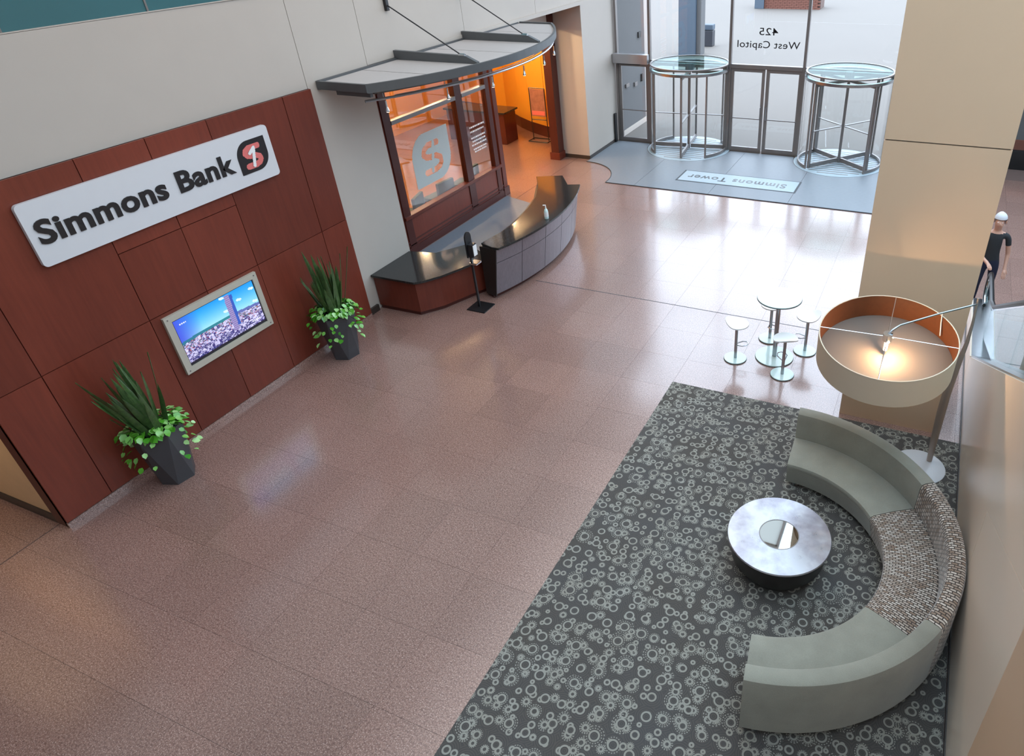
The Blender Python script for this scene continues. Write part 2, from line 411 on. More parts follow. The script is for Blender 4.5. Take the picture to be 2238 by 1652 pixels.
# entrance matting
em = thing('entrance_mat', 'blue-grey entrance matting in front of the revolving doors with a name plate', 'mat', (-4.5, 17.7, 0))
arc = [(-9.05+1.25*math.cos(a), 16.02+1.35*math.sin(a)) for a in [PI/2*i/14 for i in range(14, -1, -1)]]
seams = [-7.0, -5.0, -3.0, -1.0, .6]
def mat_strip(xa, xb, first=False):
    def far(x):
        for cx, cy in ((-6.70, 19.42), (-2.36, 19.40)):
            if abs(x-cx) < 1.225: return min(19.5, cy-math.sqrt(1.225**2-(x-cx)**2))
        return 19.5
    xs_ = [xa+.004+(xb-xa-.008)*i/40 for i in range(41)]; back = [(x, far(x)) for x in xs_[::-1]]
    if first: poly = [(-9.04, 17.38)]+[p for p in arc if p[0] < xb]+[(-7.80, 15.95), (xb-.004, 15.95)]+back
    else: poly = [(xa+.004, 15.95), (xb-.004, 15.95)]+back
    return MB().prism(poly, 0, .012)
mat_strip(-9.04, -7.0, True).build('mat_section', 'mat', em)
for a, b in zip(seams, seams[1:]): mat_strip(a, b).build('mat_section', 'mat', em)
MB().tube([(-9.03, 17.37, .008)]+[(x, y, .008) for x, y in arc]+[(-7.80, 15.95, .008), (.6, 15.95, .008)], .013, 6).build('edging', 'matedge', em)
pl = MB().prism([(-6.12, 17.52), (-2.97, 17.52), (-2.97, 16.68), (-6.12, 16.68)], .012, .016).build('name_plate', 'matedge', em, label='pale name plate set in the matting')
MB().prism([(-6.07, 17.48), (-3.02, 17.48), (-3.02, 16.72), (-6.07, 16.72)], .016, .019).build('plate_face', 'matwhite', pl)
letters('Simmons Tower', pl, 'black', (-3.28, 17.2, .021), (-1, 0, 0), (0, -1, 0), 2.62, .30, .018, .001, 1.12)

# desk mat behind reception
MB().prism([(-9.75, 9.77), (-9.75, 14.25), (-8.9, 14.0), (-8.2, 13.1), (-7.9, 12.5), (-7.66, 11.99), (-7.47, 11.33), (-7.37, 10.67), (-7.35, 10.25), (-8.0, 10.20), (-8.42, 9.80)], 0, .01).build('desk_mat', 'mat', None, label='grey-blue floor mat behind the curved reception desk', category='mat')

# ------------------------------------------------------------ left wall
ZT = 5.24
wl = setting('wall_left', 'cream plaster wall with panel joints', (-9.05, 8, 0))
wx = lambda y: -8.865 if y < 8.16 else -8.90-(y-8.16)*.016
def slabw(y0, y1, z0, z1, off, th):
    return MB().prism([(wx(y0)+off-th, y0), (wx(y0)+off, y0), (wx(y1)+off, y1), (wx(y1)+off-th, y1)], z0, z1)
def wpanel(y0, y1, z0, z1): slabw(y0+.005, y1-.005, z0+.004, z1-.004, 0, .05).build('panel', 'wall', wl)
for (a, b, c, d) in ((2.75, 8.2, 0, ZT), (8.2, 9.54, 0, ZT), (9.54, 17.64, 4.02, ZT), (-5, 2.75, 2.9, ZT)): slabw(a, b, c, d, -.045, .2).build('wall_core', 'joint', wl)
for (a, b, c, d) in ((-5, 2.75, 3.0, ZT), (2.75, 8.17, 3.9, ZT), (8.17, 9.54, 0, ZT), (9.54, 12.42, 4.02, ZT), (12.42, 15.3, 4.02, ZT), (15.3, 17.64, 4.02, ZT)): wpanel(a, b, c, d)
B(-9.95, -8.925, 9.50, 9.56, 0, 4.02).build('reveal', 'wall', wl)
B(-10.3, -8.95, 9.56, 17.6, 4.0, 4.08).build('soffit', 'wall', wl)
B(-9.97, -9.88, 9.56, 17.6, 3.45, 4.0).build('bulkhead', 'wall', wl)
B(-8.91, -8.86, 8.145, 8.40, 0, .12).build('baseboard_left', 'base', None, kind='structure', label='short dark baseboard between wood panelling and low counter')
# glass band above
wb = setting('window_1', 'teal tinted glass band above the cream wall', (-9.1, 6, 5.3))
B(-9.12, -8.88, -5, 19.6, ZT, ZT+.012).build('sill', 'wall', wb)
yy = -5.0
while yy < 19.5:
    w = [1.55, .62, .62, 1.6][int((yy+5)*10) % 4]
    y2 = min(yy+w, 19.6); B(-8.93, -8.90, yy+.01, y2-.01, ZT+.012, 9.9).build('pane', 'teal', wb); B(-8.93, -8.89, y2-.012, y2+.012, ZT+.012, 9.9).build('mullion', 'steeld', wb); yy = y2
# pier by the doors
wp = setting('wall_left_far', 'cream wall pier beside the entrance doors', (-9.05, 18.5, 0))
B(-9.88, -9.05, 17.6, 19.7, 0, 5.2).build('pier', 'wall', wp)
B(-9.88, -9.04, 17.585, 17.6, 0, .10).build('baseboard', 'base', wp); B(-9.05, -9.035, 17.6, 19.5, 0, .10).build('baseboard', 'base', wp)
# corridor at far left, below the panelling
wc = setting('wall_corridor', 'warm lit cream corridor wall at the left edge', (-10, 2.8, 0))
B(-12.5, -9.04, 2.745, 2.9, 0, 3.0).build('panel', 'corridor', wc); B(-12.6, -12.5, -5, 2.9, 0, 3.0).build('panel', 'wall', wc); B(-12.6, -9.04, -5, 2.9, 3.0, 3.1).build('ceiling', 'wall', wc); B(-12.5, -9.04, 2.725, 2.745, 0, .12).build('baseboard', 'base', wc)

# wood panelling
pn = setting('wall_panelling', 'dark mahogany veneer panelling carrying the bank sign', (-8.85, 5.4, 0))
B(-9.04, -8.835, 2.72, 2.745, 0, 3.0).build('side_return', 'woodd', pn); B(-8.862, -8.835, 2.72, 8.14, 0, 3.955).build('backing', 'woodd', pn)
def wdp(y0, y1, z0, z1, dx=0): B(-8.86, -8.81+dx, y0+.005, y1-.005, z0+.005, z1-.005).build('panel', 'wood', pn)
ys = [2.72, 3.28, 4.60, 5.45, 6.31, 7.59, 8.14]
for k, (a, b) in enumerate(zip(ys, ys[1:])):
    if k in (2, 3): rows = [.08, 1.88, 2.80, 3.96]
    else: rows = [.08, 1.88, 3.96]
    for c, d in zip(rows, rows[1:]): wdp(a, b, c, d, .004*R.random())
B(-8.86, -8.805, 2.72, 8.14, 0, .075).build('toe_strip', 'floor', pn)

# bank sign
sg = thing('bank_sign', 'long pale bank sign with black lettering and a red emblem on the wood panelling', 'sign', (-8.78, 5.5, 3.35))
MB().prism_x(rrect(3.82, 7.13, 2.99, 3.70, .05), -8.80, -8.755).build('board', 'board', sg)
letters('Simmons Bank', sg, 'black', (-8.75, 3.90, 3.235), (0, 1, 0), (0, 0, 1), 2.55, .262, .032, .006, 1.05)
def emblem(par, x, y0, y1, z0, z1, mat_bg, mat_s, mat_1, th=.006):
    r = (y1-y0)*.42
    e = MB().prism_x(rrect(y0, y1, z0, z1, r, 10, (0, 1, 0, 1)), x, x+th).build('emblem', mat_bg, par)
    w, h = y1-y0, z1-z0
    def dseg_(px, pz, a, b):
        vx, vz = b[0]-a[0], b[1]-a[1]; t = max(0, min(1, ((px-a[0])*vx+(pz-a[1])*vz)/(vx*vx+vz*vz)))
        return math.hypot(px-a[0]-t*vx, pz-a[1]-t*vz)
    def stroke(pts, rad, mat, xx, nm):
        m = MB(); P_ = [(y0+w*a, z0+h*b) for a, b in pts]; q = w/72; ids = {}
        def vid(i, j):
            if (i, j) not in ids: ids[(i, j)] = len(m.v); m.v.append((xx, y0+i*q, z0+j*q))
            return ids[(i, j)]
        for i in range(72):
            for j in range(int(h/q)):
                if min(dseg_(y0+(i+.5)*q, z0+(j+.5)*q, a, b) for a, b in zip(P_, P_[1:])) < rad/2: m.f.append((vid(i, j), vid(i+1, j), vid(i+1, j+1), vid(i, j+1)))
        m.build(nm, mat, e)
    rad = w*.155
    S = [(.72, .77), (.42, .77), (.29, .70), (.26, .62), (.32, .54), (.44, .50), (.58, .49), (.70, .42), (.72, .34), (.66, .25), (.54, .21), (.26, .21)]
    stroke(S, rad, mat_s, x+th*1.5, 'letter_shape')
    stroke([(.40, .60), (.57, .74), (.44, .20)], rad*.62, mat_1, x+th*2.6, 'numeral_shape')
    return e
emblem(sg, -8.755, 6.53, 7.03, 3.145, 3.575, 'black', 'salmon', 'white')

# wall screen
sc_ = thing('wall_screen', 'lit wall screen with a pale metal frame showing a city skyline', 'screen', (-8.8, 5.46, 1.4))
fr = MB()
y0, y1, z0, z1 = 4.73, 6.20, .96, 1.83; a0, a1, b0, b1 = 4.82, 6.12, 1.045, 1.745
for bb in ((y0, y1, b1, z1), (y0, y1, z0, b0), (y0, a0, b0, b1), (a1, y1, b0, b1)): fr.box(-8.81, -8.765, bb[0], bb[1], bb[2], bb[3])
fr.build('frame', 'frame_cream', sc_)
for yy, zz in ((y0+.045, z0+.04), (y1-.045, z0+.04), (y0+.045, z1-.04), (y1-.045, z1-.04)): MB().prism_x([(yy+.01*math.cos(t*PI/4), zz+.01*math.sin(t*PI/4)) for t in range(8)], -8.766, -8.760).build('screw', 'steeld', sc_)
NX, NZ = 130, 70
me = bpy.data.meshes.new('display'); vs = []; fs = []; cols = []
RR = random.Random(3)
def pic(u, v):
    hz = .50+.05*math.sin(u*3+.4)
    tx = (v-.28)*.02
    if .60+tx < u < .665+tx and .16 < v < .97: return (150, 138, 190) if (int(v*70) % 3) else (112, 100, 156)
    if .665+tx < u < .70+tx and .24 < v < .95: return (48, 84, 178)
    if v > hz:
        t = (v-hz)/(1-hz); c = (150-130*t, 215-70*t, 238-4*t)
        if u < .28: k = (.28-u)/.28; c = tuple(c[i]*(1-k)+(64, 84, 214)[i]*k for i in range(3))
        cl = math.sin(u*17+1)*math.sin(v*21+u*6)
        if cl > .82 and u > .45: c = (205, 232, 240)
        return c
    if v > hz-.06: return (40, 110+30*u, 140) if u < .6 else (92, 104, 170)
    blk = random.Random(int(u*34)*131+int(v*30)*17).random(); n_ = .5*RR.random()+.5*blk; d = (hz-v)/hz
    if n_ < .28+.25*d: return (40+30*RR.random(), 38+24*RR.random(), 96+40*RR.random())
    if n_ < .40: return (90, 128, 104)
    if n_ < .44: return (190, 90, 80)
    k = 120+60*RR.random()+70*blk; return (k*.92, k*.9, min(255, k*1.12))
for j in range(NZ+1):
    for i in range(NX+1): vs.append((0, (i/NX-.5)*(a1-a0-.03), (j/NZ-.5)*(b1-b0-.03)))
for j in range(NZ):
    for i in range(NX):
        b = j*(NX+1)+i; fs.append((b, b+1, b+NX+2, b+NX+1)); c = pic((i+.5)/NX, (j+.5)/NZ)
        if j < 3: c = (20, 18, 34)
        if 60 < j < 63 and 5 < i < 17 and i % 3: c = (220, 226, 250)
        if 8 < j < 11 and 108 < i < 124 and i % 3: c = (236, 236, 250)
        cols += list((*lin(tuple(max(0, min(255, x)) for x in c)), 1))*4
me.from_pydata(vs, [], fs); at = me.color_attributes.new('picture', 'FLOAT_COLOR', 'CORNER'); at.data.foreach_set('color', cols)
n = N('lit_display'); va = n.n('ShaderNodeVertexColor'); va.layer_name = 'picture'; n.set(col=(.01, .01, .01), em=va.outputs[0], ems=.7, rough=.2); me.materials.append(n.m)
link('display', me, sc_, (-8.782, (a0+a1)/2, (b0+b1)/2))
B(-8.80, -8.785, a0, a1, b0, b1).build('bezel', 'black', sc_)

# ------------------------------------------------------------ storefront of the bank
XF = -9.83
sf = setting('window_2', 'mahogany framed shop window of the bank recess', (XF, 12.5, 0))
def post(y0, y1, x0=-9.93, x1=-9.80, z1=4.0, nm='post'): B(x0, x1, y0, y1, 0, z1).build(nm, 'woodd', sf, bev=.006)
post(10.55, 10.76); post(12.86, 13.10); post(14.02, 14.18)
B(-10.05, -9.80, 14.26, 14.42, 0, 4.0).build('post', 'wood', sf, bev=.006); B(-10.05, -9.78, 14.22, 14.46, 0, .22).build('plinth', 'woodd', sf, bev=.006)
B(-9.93, -9.82, 9.56, 10.55, 0, 4.0).build('side_panel', 'wood', sf)
for a, b in ((10.76, 12.86), (13.10, 14.02)):
    B(-9.90, -9.79, a, b, 2.66, 2.74).build('transom', 'steeld', sf, bev=.004)
    B(-9.875, -9.865, a, b, .80, 2.66).build('pane', 'glassr', sf); B(-9.875, -9.865, a, b, 2.74, 4.0).build('pane', 'glassr', sf)
B(-9.93, -9.765, 10.55, 14.24, .76, .83).build('sill', 'wood', sf, bev=.01)
B(-9.92, -9.82, 10.55, 14.24, 0, .76).build('wainscot', 'wood', sf)
for z0, z1, x1 in ((0, .16, -9.79), (.19, .22, -9.80), (.27, .30, -9.805)): B(-9.84, x1, 10.5, 14.24, z0, z1).build('moulding', 'woodd', sf, bev=.004)
# right jamb (two faces)
B(-10.10, -9.86, 17.27, 17.58, 0, 4.0).build('post', 'woodd', sf, bev=.006); B(-10.14, -9.83, 17.24, 17.59, 0, .2).build('plinth', 'wood', sf, bev=.006)
# frosted emblem and lettering on glass
emb = thing('window_emblem', 'large frosted white emblem stuck on the bank window glass', 'decal', (-9.86, 11.85, 1.7))
def frame_ring(poly_o, poly_i, x0, x1, m):
    k = len(poly_o); v = [(x1, *p) for p in poly_o]+[(x1, *p) for p in poly_i]+[(x0, *p) for p in poly_o]+[(x0, *p) for p in poly_i]
    m.add(v, [(i, (i+1) % k, k+(i+1) % k, k+i) for i in range(k)]+[(2*k+(i+1) % k, 2*k+i, 3*k+i, 3*k+(i+1) % k) for i in range(k)]
          + [(i, 2*k+i, 2*k+(i+1) % k, (i+1) % k) for i in range(k)]+[(k+(i+1) % k, 3*k+(i+1) % k, 3*k+i, k+i) for i in range(k)])
    return m
po = rrect(11.2, 12.48, 1.2, 2.26, .5, 10, (0, 1, 0, 1))
def inside(px, pz):
    k = False
    for (a, b), (c, d) in zip(po, po[1:]+po[:1]):
        if (b > pz) != (d > pz) and px < (c-a)*(pz-b)/(d-b)+a: k = not k
    return k
def dseg(px, pz, a, b):
    vx, vz = b[0]-a[0], b[1]-a[1]; t = max(0, min(1, ((px-a[0])*vx+(pz-a[1])*vz)/(vx*vx+vz*vz)))
    return math.hypot(px-a[0]-t*vx, pz-a[1]-t*vz)
Sg = [(.68, .74), (.44, .74), (.32, .68), (.29, .59), (.36, .52), (.46, .50), (.60, .49), (.71, .42), (.72, .33), (.66, .26), (.56, .23), (.30, .23)]
Sg = [(11.2+1.28*a, 1.2+1.06*b) for a, b in Sg]; On = [(11.2+1.28*.58, 1.2+1.06*.76), (11.2+1.28*.46, 1.2+1.06*.22)]
m = MB(); q = .016; v = {}; 
def vid(i, j):
    if (i, j) not in v: v[(i, j)] = len(m.v); m.v.append((-9.862, 11.2+i*q, 1.2+j*q))
    return v[(i, j)]
for i in range(80):
    for j in range(67):
        cy_, cz_ = 11.2+(i+.5)*q, 1.2+(j+.5)*q
        if not inside(cy_, cz_): continue
        if min(dseg(cy_, cz_, a, b) for a, b in zip(Sg, Sg[1:])) < .062 and dseg(cy_, cz_, *On) > .045: continue
        m.f.append((vid(i, j), vid(i+1, j), vid(i+1, j+1), vid(i, j+1)))
m.build('emblem_film', 'frost', emb)
hrs = thing('window_lettering', 'small white lines of lettering on the narrow bank window pane', 'decal', (-9.86, 13.6, 1.7))
for zz in (1.92, 1.82, 1.68, 1.60, 1.52, 1.42, 1.36):
    m = MB(); y = 13.28+.08*R.random()
    while y < 13.85:
        w = .02+.05*R.random(); m.box(-9.862, -9.860, y, y+w, zz, zz+.035); y += w+.018
    m.build('text_line', 'white', hrs)

# bank interior
bw = setting('wall_bank', 'amber painted curved wall inside the bank', (-12, 19, 0))
crv = [(-9.95, 19.05), (-10.6, 19.08), (-11.28, 19.19), (-12.07, 19.55), (-12.7, 19.95), (-13.2, 20.35), (-13.8, 20.9), (-16.3, 21.3)]
m = MB(); mb = MB()
for a, b in zip(crv, crv[1:]):
    m.bar((a[0], a[1]+.08, 2.0), (b[0], b[1]+.08, 2.0), .14, 4.0); mb.bar((a[0], a[1], .17), (b[0], b[1], .17), .03, .34)
m.build('curved_wall', 'orange', bw); mb.build('baseboard', 'woodd', bw)
B(-16.4, -16.2, 9.0, 21.4, 0, 4.0).build('back_wall', 'orange', bw); B(-16.4, -9.95, 8.9, 9.1, 0, 4.0).build('side_wall', 'orange', bw)
B(-16.4, -9.9, 8.9, 21.5, 4.0, 4.1).build('ceiling_bank', 'wall', None, kind='structure', label='plain ceiling inside the bank')
B(-10.2, -9.88, 17.6, 19.1, 0, 4.0).build('end_wall', 'orange', bw)
ct = thing('bank_counter', 'small dark wood counter with a granite top inside the bank', 'counter', (-13, 18.4, 0))
B(-14.2, -12.12, 18.10, 18.75, 0, .92).build('body', 'woodd', ct, bev=.01); B(-14.25, -12.05, 18.02, 18.80, .92, .97).build('worktop', 'granite', ct)
ps = thing('poster_stand', 'black wire poster stand against the amber wall inside the bank', 'stand', (-11.35, 18.8, 0))
for x in (-11.58, -11.05): MB().tube([(x, 18.80, .02), (x, 18.80, 1.56)], .014, 6).build('upright', 'black', ps)
for z in (.64, 1.56): MB().tube([(-11.58, 18.8, z), (-11.05, 18.8, z)], .014, 6).build('crossbar', 'black', ps)
MB().tube([(-11.66, 18.62, .016), (-11.0, 18.62, .016), (-11.0, 18.98, .016), (-11.66, 18.98, .016)], .016, 6, True).build('base', 'black', ps)
po_ = B(-11.56, -11.07, 18.79, 18.81, .74, 1.53).build('poster', 'poster', ps, label='printed poster in warm colours')
B(-11.53, -11.10, 18.782, 18.79, .78, .90).build('caption_band', 'salmon', po_)
for k, (x, y, rz) in enumerate(((-10.62, 11.62, .3), (-10.62, 12.72, -.1), (-10.6, 13.75, .1))):
    ch = thing('guest_chair', ['dark green upholstered chair behind the lower left corner of the bank window', 'dark green chair behind the middle post of the bank window', 'grey-green chair behind the narrow bank window pane'][k], 'chair', (x, y, 0), 'chairs inside the bank window')
    ch.rotation_euler = (0, 0, rz)
    def p_(m, nm, mt, **kw):
        me_, c_ = m.mesh(nm, mt, **kw); o = bpy.data.objects.new(nm, me_); C.objects.link(o); o.parent = ch; o.location = c_
    p_(B(-.27, .27, -.27, .27, .36, .46), 'seat', 'green', bev=.03); p_(B(.22, .30, -.27, .27, .46, .86), 'backrest', 'green', bev=.03)
    for sx in (-1, 1):
        for sy in (-1, 1): p_(B(sx*.24-.02, sx*.24+.02, sy*.24-.02, sy*.24+.02, 0, .36), 'leg', 'woodd')

# ------------------------------------------------------------ canopy over the storefront
cn = thing('entrance_canopy', 'grey framed canopy with a curved front edge over the bank window', 'canopy', (-9.0, 11.4, 4.0))
ZC = 3.99; cc = (-12.15, 11.27); cr = 5.13
ang = lambda y: math.asin((y-cc[1])/cr)
yl, yr = 8.36, 14.48
def fx(y): return cc[0]+cr*math.cos(ang(y))
front = [(fx(y), y) for y in [yl+(yr-yl)*i/24 for i in range(25)]]
cuts = [8.44, 9.35, 10.27, 11.3, 12.33, 13.35, 14.45]
for a, b in zip(cuts, cuts[1:]):
    ys_ = [a+.012+(b-a-.024)*i/6 for i in range(7)]
    MB().prism([(wx(a)+.04, a+.012)]+[(fx(y)-.05, y) for y in ys_]+[(wx(b)+.04, b-.012)], ZC-.04, ZC).build('roof_panel', 'canopy', cn)
def strip(pts, x_in, z0, z1): return MB().prism([(x, y) for x, y in pts]+[(x-x_in, y) for x, y in pts[::-1]], z0, z1)
strip(front, .05, ZC-.10, ZC+.03).build('fascia', 'cframe', cn)
strip([(x-.28, y) for x, y in front[1:-1]], .05, ZC-.17, ZC-.09).build('inner_fascia', 'cframe', cn)
B(-8.88, front[0][0], yl-.02, yl+.03, ZC-.09, ZC+.03).build('end_rail', 'cframe', cn); B(-9.03, front[-1][0], yr-.03, yr+.02, ZC-.09, ZC+.03).build('end_rail', 'cframe', cn)
slabw(yl, yr, ZC-.1, ZC+.03, .05, .05).build('wall_rail', 'cframe', cn)
B(-8.6, -7.95, yl+.06, yl+.12, ZC-.17, ZC-.09).build('end_rail', 'cframe', cn)
for yb in (10.27, 12.33):
    xe = fx(yb)-.12
    bm_ = MB(); k = [( -9.04, ZC+.0), (-9.04, ZC+.15), (xe-.22, ZC+.12), (xe, ZC+.03), (xe, ZC-.0)]
    v = [(x, yb-.035, z) for x, z in k]+[(x, yb+.035, z) for x, z in k]
    bm_.add(v, [tuple(range(5)), tuple(range(5, 10))[::-1]]+[((i+1) % 5, i, 5+i, 5+(i+1) % 5) for i in range(5)])
    be = bm_.build('beam', 'cframe', cn)
    rd = MB().tube([(xe-.32, yb, ZC+.13), (-8.90, yb, ZC+.85)], .011, 6).build('tie_rod', 'black', cn)
    MB().tube([(xe-.36, yb, ZC+.12), (xe-.24, yb, ZC+.12)], .03, 8).build('rod_end', 'chrome', rd)
    B(-8.99, -8.88, yb-.035, yb+.035, ZC+.76, ZC+.98).build('wall_bracket', 'black', cn, bev=.01)
# cable track with pendants beneath
tr = thing('track_light', 'curved silver cable track with small lamps hanging below the canopy', 'light', (-8.3, 12, 3.6))
tc = (-13.48, 12.09); trr = 5.815
tp = [(tc[0]+trr*math.cos(a), tc[1]+trr*math.sin(a), 3.60) for a in [math.asin((y-12.09)/trr) for y in [8.95+6.2*i/24 for i in range(25)]]]
MB().tube(tp, .022, 8, ).build('rail', 'steel', tr, smooth=True)
MB().tube([(p[0]-.12, p[1], 3.60) for p in tp[2:-2]], .008, 6).build('cable', 'steel', tr)
n = N('lamp_glow'); n.set(col=(1, .9, .8), em=(1, .86, .7), ems=5.0); M['glow'] = n.m
for i in (1, 5, 9, 13, 17, 21):
    p = tp[i]
    hg = MB().tube([(p[0], p[1], 3.6), (p[0], p[1], ZC-.05)], .006, 6).build('hanger', 'steel', tr)
    hd = MB().lathe([(.012, 0), (.014, -.1), (.03, -.16), (.03, -.18)], (p[0]+.03, p[1], 3.57), 10).build('lamp_head', 'chrome', tr)
    MB().disc((p[0]+.03, p[1]), .022, 3.385, 3.40, 8).build('bulb', 'glow', hd)

# ------------------------------------------------------------ entrance wall
YG = 19.6
gw = setting('window_3', 'tall glazed entrance wall with slim metal mullions', (-4.5, YG, 0))
def mull(x, w=.07, z0=0, z1=9.9, d=.12): B(x-w/2, x+w/2, YG-d/2, YG+d/2, z0, z1).build('mullion', 'steeld', gw)
def rail(x0, x1, z0, z1, d=.12): B(x0, x1, YG-d/2, YG+d/2, z0, z1).build('rail', 'steeld', gw)
for x in (-7.96, -5.59, -3.56, -1.24, 1.0): mull(x)
mull(-8.98, .06)
for a, b in ((-8.95, -8.0), (-7.92, -5.63), (-5.55, -3.6), (-3.52, -1.28), (-1.2, .96)):
    rail(a, b, 2.27, 2.37)
    B(a, b, YG-.006, YG+.006, 2.37, 5.6).build('pane', 'glass', gw); rail(a, b, 5.6, 5.68); B(a, b, YG-.006, YG+.006, 5.68, 9.9).build('pane', 'glass', gw)
B(-1.2, .96, YG-.006, YG+.006, .08, 2.27).build('pane', 'glass', gw); rail(-1.2, .96, 0, .08)
letters('425', gw, 'black', (-4.33, YG-.012, 3.115), (-1, 0, 0), (0, 0, 1), .50, .185, .004, .002, 1.05)
letters('West Capitol', gw, 'black', (-3.73, YG-.012, 2.80), (-1, 0, 0), (0, 0, 1), 1.68, .185, .004, .002, 1.05)
# wall right of the glazing
B(.96, 1.06, 19.66, 20.6, 0, 10).build('wall_back_return', 'greyout', None, kind='structure', label='short wall return where the glazing ends')
wr = setting('wall_back', 'grey wall with a dark stone base beyond the pillar', (5, 19.8, 0))
B(1.0, 8, 20.3, 20.6, .5, 10).build('upper', 'greyout', wr); B(1.0, 8, 20.22, 20.6, 0, .5).build('stone_base', 'rubber', wr); B(1.0, 8, 20.26, 20.3, .5, .75).build('trim', 'brickm', wr)
# swing door on the left
d1 = setting('door_1', 'glass swing door at the left of the entrance', (-8.48, YG, 0))
for nm, bb in (('stile', (-8.95, -8.86, .0, 2.27)), ('stile', (-8.08, -8.0, .0, 2.27)), ('bottom_rail', (-8.86, -8.08, .0, .12)), ('top_rail', (-8.86, -8.08, 2.17, 2.27))): B(bb[0], bb[1], YG-.03, YG+.03, bb[2], bb[3]).build(nm, 'steeld', d1)
B(-8.86, -8.08, YG-.005, YG+.005, .12, 2.17).build('pane', 'glass', d1); B(-8.86, -8.08, YG-.05, YG-.03, .93, .955).build('push_bar', 'steeld', d1)
hb = thing('door_operator', 'long silver door operator box above the left glass door', 'door operator', (-8.5, 19.5, 2.38))
B(-9.03, -7.95, 19.36, 19.54, 2.27, 2.52).build('housing', 'alu', hb, bev=.008); B(-8.9, -8.2, 19.40, 19.52, 2.24, 2.27).build('arm', 'black', hb)
B(-9.04, -8.99, 19.30, 19.42, .02, .86).build('kick_post', 'rubber', None, bev=.008, label='short black post beside the left glass door', category='post')
# double doors
d2 = setting('door_2', 'pair of glass entrance doors between the revolving doors', (-4.57, YG, 0))
for a, b, hx in ((-5.55, -4.60, -4.66), (-4.56, -3.60, -4.50)):
    lf = MB()
    for bb in ((a, a+.09, 0, 2.27), (b-.08, b, 0, 2.27), (a+.09, b-.08, 0, .14), (a+.09, b-.08, 2.18, 2.27)): lf.box(bb[0], bb[1], YG-.03, YG+.03, bb[2], bb[3])
    lf_ = lf.build('leaf_frame', 'steeld', d2); B(a+.09, b-.08, YG-.005, YG+.005, .14, 2.18).build('pane', 'glass', lf_)
    B(a+.05, b-.05, YG-.06, YG-.04, .94, .965).build('push_bar', 'steeld', lf_)
    MB().tube([(hx, YG-.03, .95), (hx, YG-.10, .95), (hx, YG-.10, 1.28), (hx, YG-.03, 1.28)], .012, 6).build('handle', 'steel', lf_)
def revolving(cx, cy, off, label):
    r = 1.09
    t = thing('revolving_door', label, 'revolving door', (cx, cy, 0), 'revolving doors of the entrance'); t['kind'] = 'thing'
    MB().disc((cx, cy), r+.12, .0, .014, 48).build('floor_plate', 'matwhite', t)
    k = -1.0
    bars = MB()
    for i in range(13):
        y = cy-1.0+i*.16; hw = math.sqrt(max(0, r*r-(y-cy)**2))-.03
        if hw > .1: bars.box(cx-hw, cx+hw, y, y+.035, .014, .020)
    bars.build('grille_bars', 'steeld', t)
    # lower ring, canopy disc
    ring = [(cx+r*math.cos(2*PI*i/48), cy+r*math.sin(2*PI*i/48), 2.24) for i in range(48)]
    MB().lathe([(r-.05, 2.20), (r+.03, 2.20), (r+.03, 2.27), (r-.05, 2.27)], (cx, cy, 0), 48, closed_prof=True).build('ring', 'steel', t, smooth=True)
    MB().disc((cx, cy), r, 2.36, 2.375, 48).build('canopy_glass', 'glassdisc', t)
    MB().lathe([(r-.03, 2.355), (r+.02, 2.355), (r+.02, 2.385), (r-.03, 2.385)], (cx, cy, 0), 48, closed_prof=True).build('canopy_rim', 'steeld', t, smooth=True)
    MB().disc((cx, cy), .12, 2.20, 2.36, 16).build('hub', 'steeld', t); MB().bar((cx-r, cy, 2.31), (cx+r, cy, 2.31), .10, .08).build('header', 'steeld', t)
    B(cx-.035, cx+.035, cy-.035, cy+.035, .02, 2.2).build('shaft', 'steeld', t)
    for q in range(4):
        a = off+q*PI/2; c, s = math.cos(a), math.sin(a); R0, R1 = .07, r-.05
        P2 = lambda rr_: (cx+rr_*c, cy+rr_*s)
        w = MB()
        for rr_ in (R1,): w.bar((*P2(rr_), .04), (*P2(rr_), 2.19), .05, .07, (c, s, 0))
        w.bar((*P2(R0), .10), (*P2(R1), .10), .05, .11); w.bar((*P2(R0), 2.15), (*P2(R1), 2.15), .05, .07)
        wg = w.build('wing_frame', 'steeld', t)
        MB().bar((*P2(R0), 1.13), (*P2(R1-.02), 1.13), .006, 1.96).build('pane', 'glass', wg); MB().bar((*P2(R0), 1.0), (*P2(R1), 1.0), .07, .018).build('push_bar', 'steeld', wg)
    for s0 in (0, PI):
        for e in (-.80, .80): 
            a = s0+e; MB().tube([(cx+r*math.cos(a), cy+r*math.sin(a), .01), (cx+r*math.cos(a), cy+r*math.sin(a), 2.2)], .028, 8).build('enclosure_post', 'steeld', t)
        MB().lathe([(r, .10), (r, 2.2)], (cx, cy, 0), 16, s0-.80, s0+.80).build('curved_glass', 'glass', t, smooth=True)
        MB().lathe([(r-.02, .02), (r+.02, .02), (r+.02, .10), (r-.02, .10)], (cx, cy, 0), 16, s0-.80, s0+.80, True).build('base_rail', 'steeld', t)
revolving(-6.70, 19.42, math.radians(7), 'revolving door with steel ring left of the double doors, beside the cream wall')
revolving(-2.36, 19.40, math.radians(-40), 'revolving door with steel ring right of the double doors, next to the tan pillar')

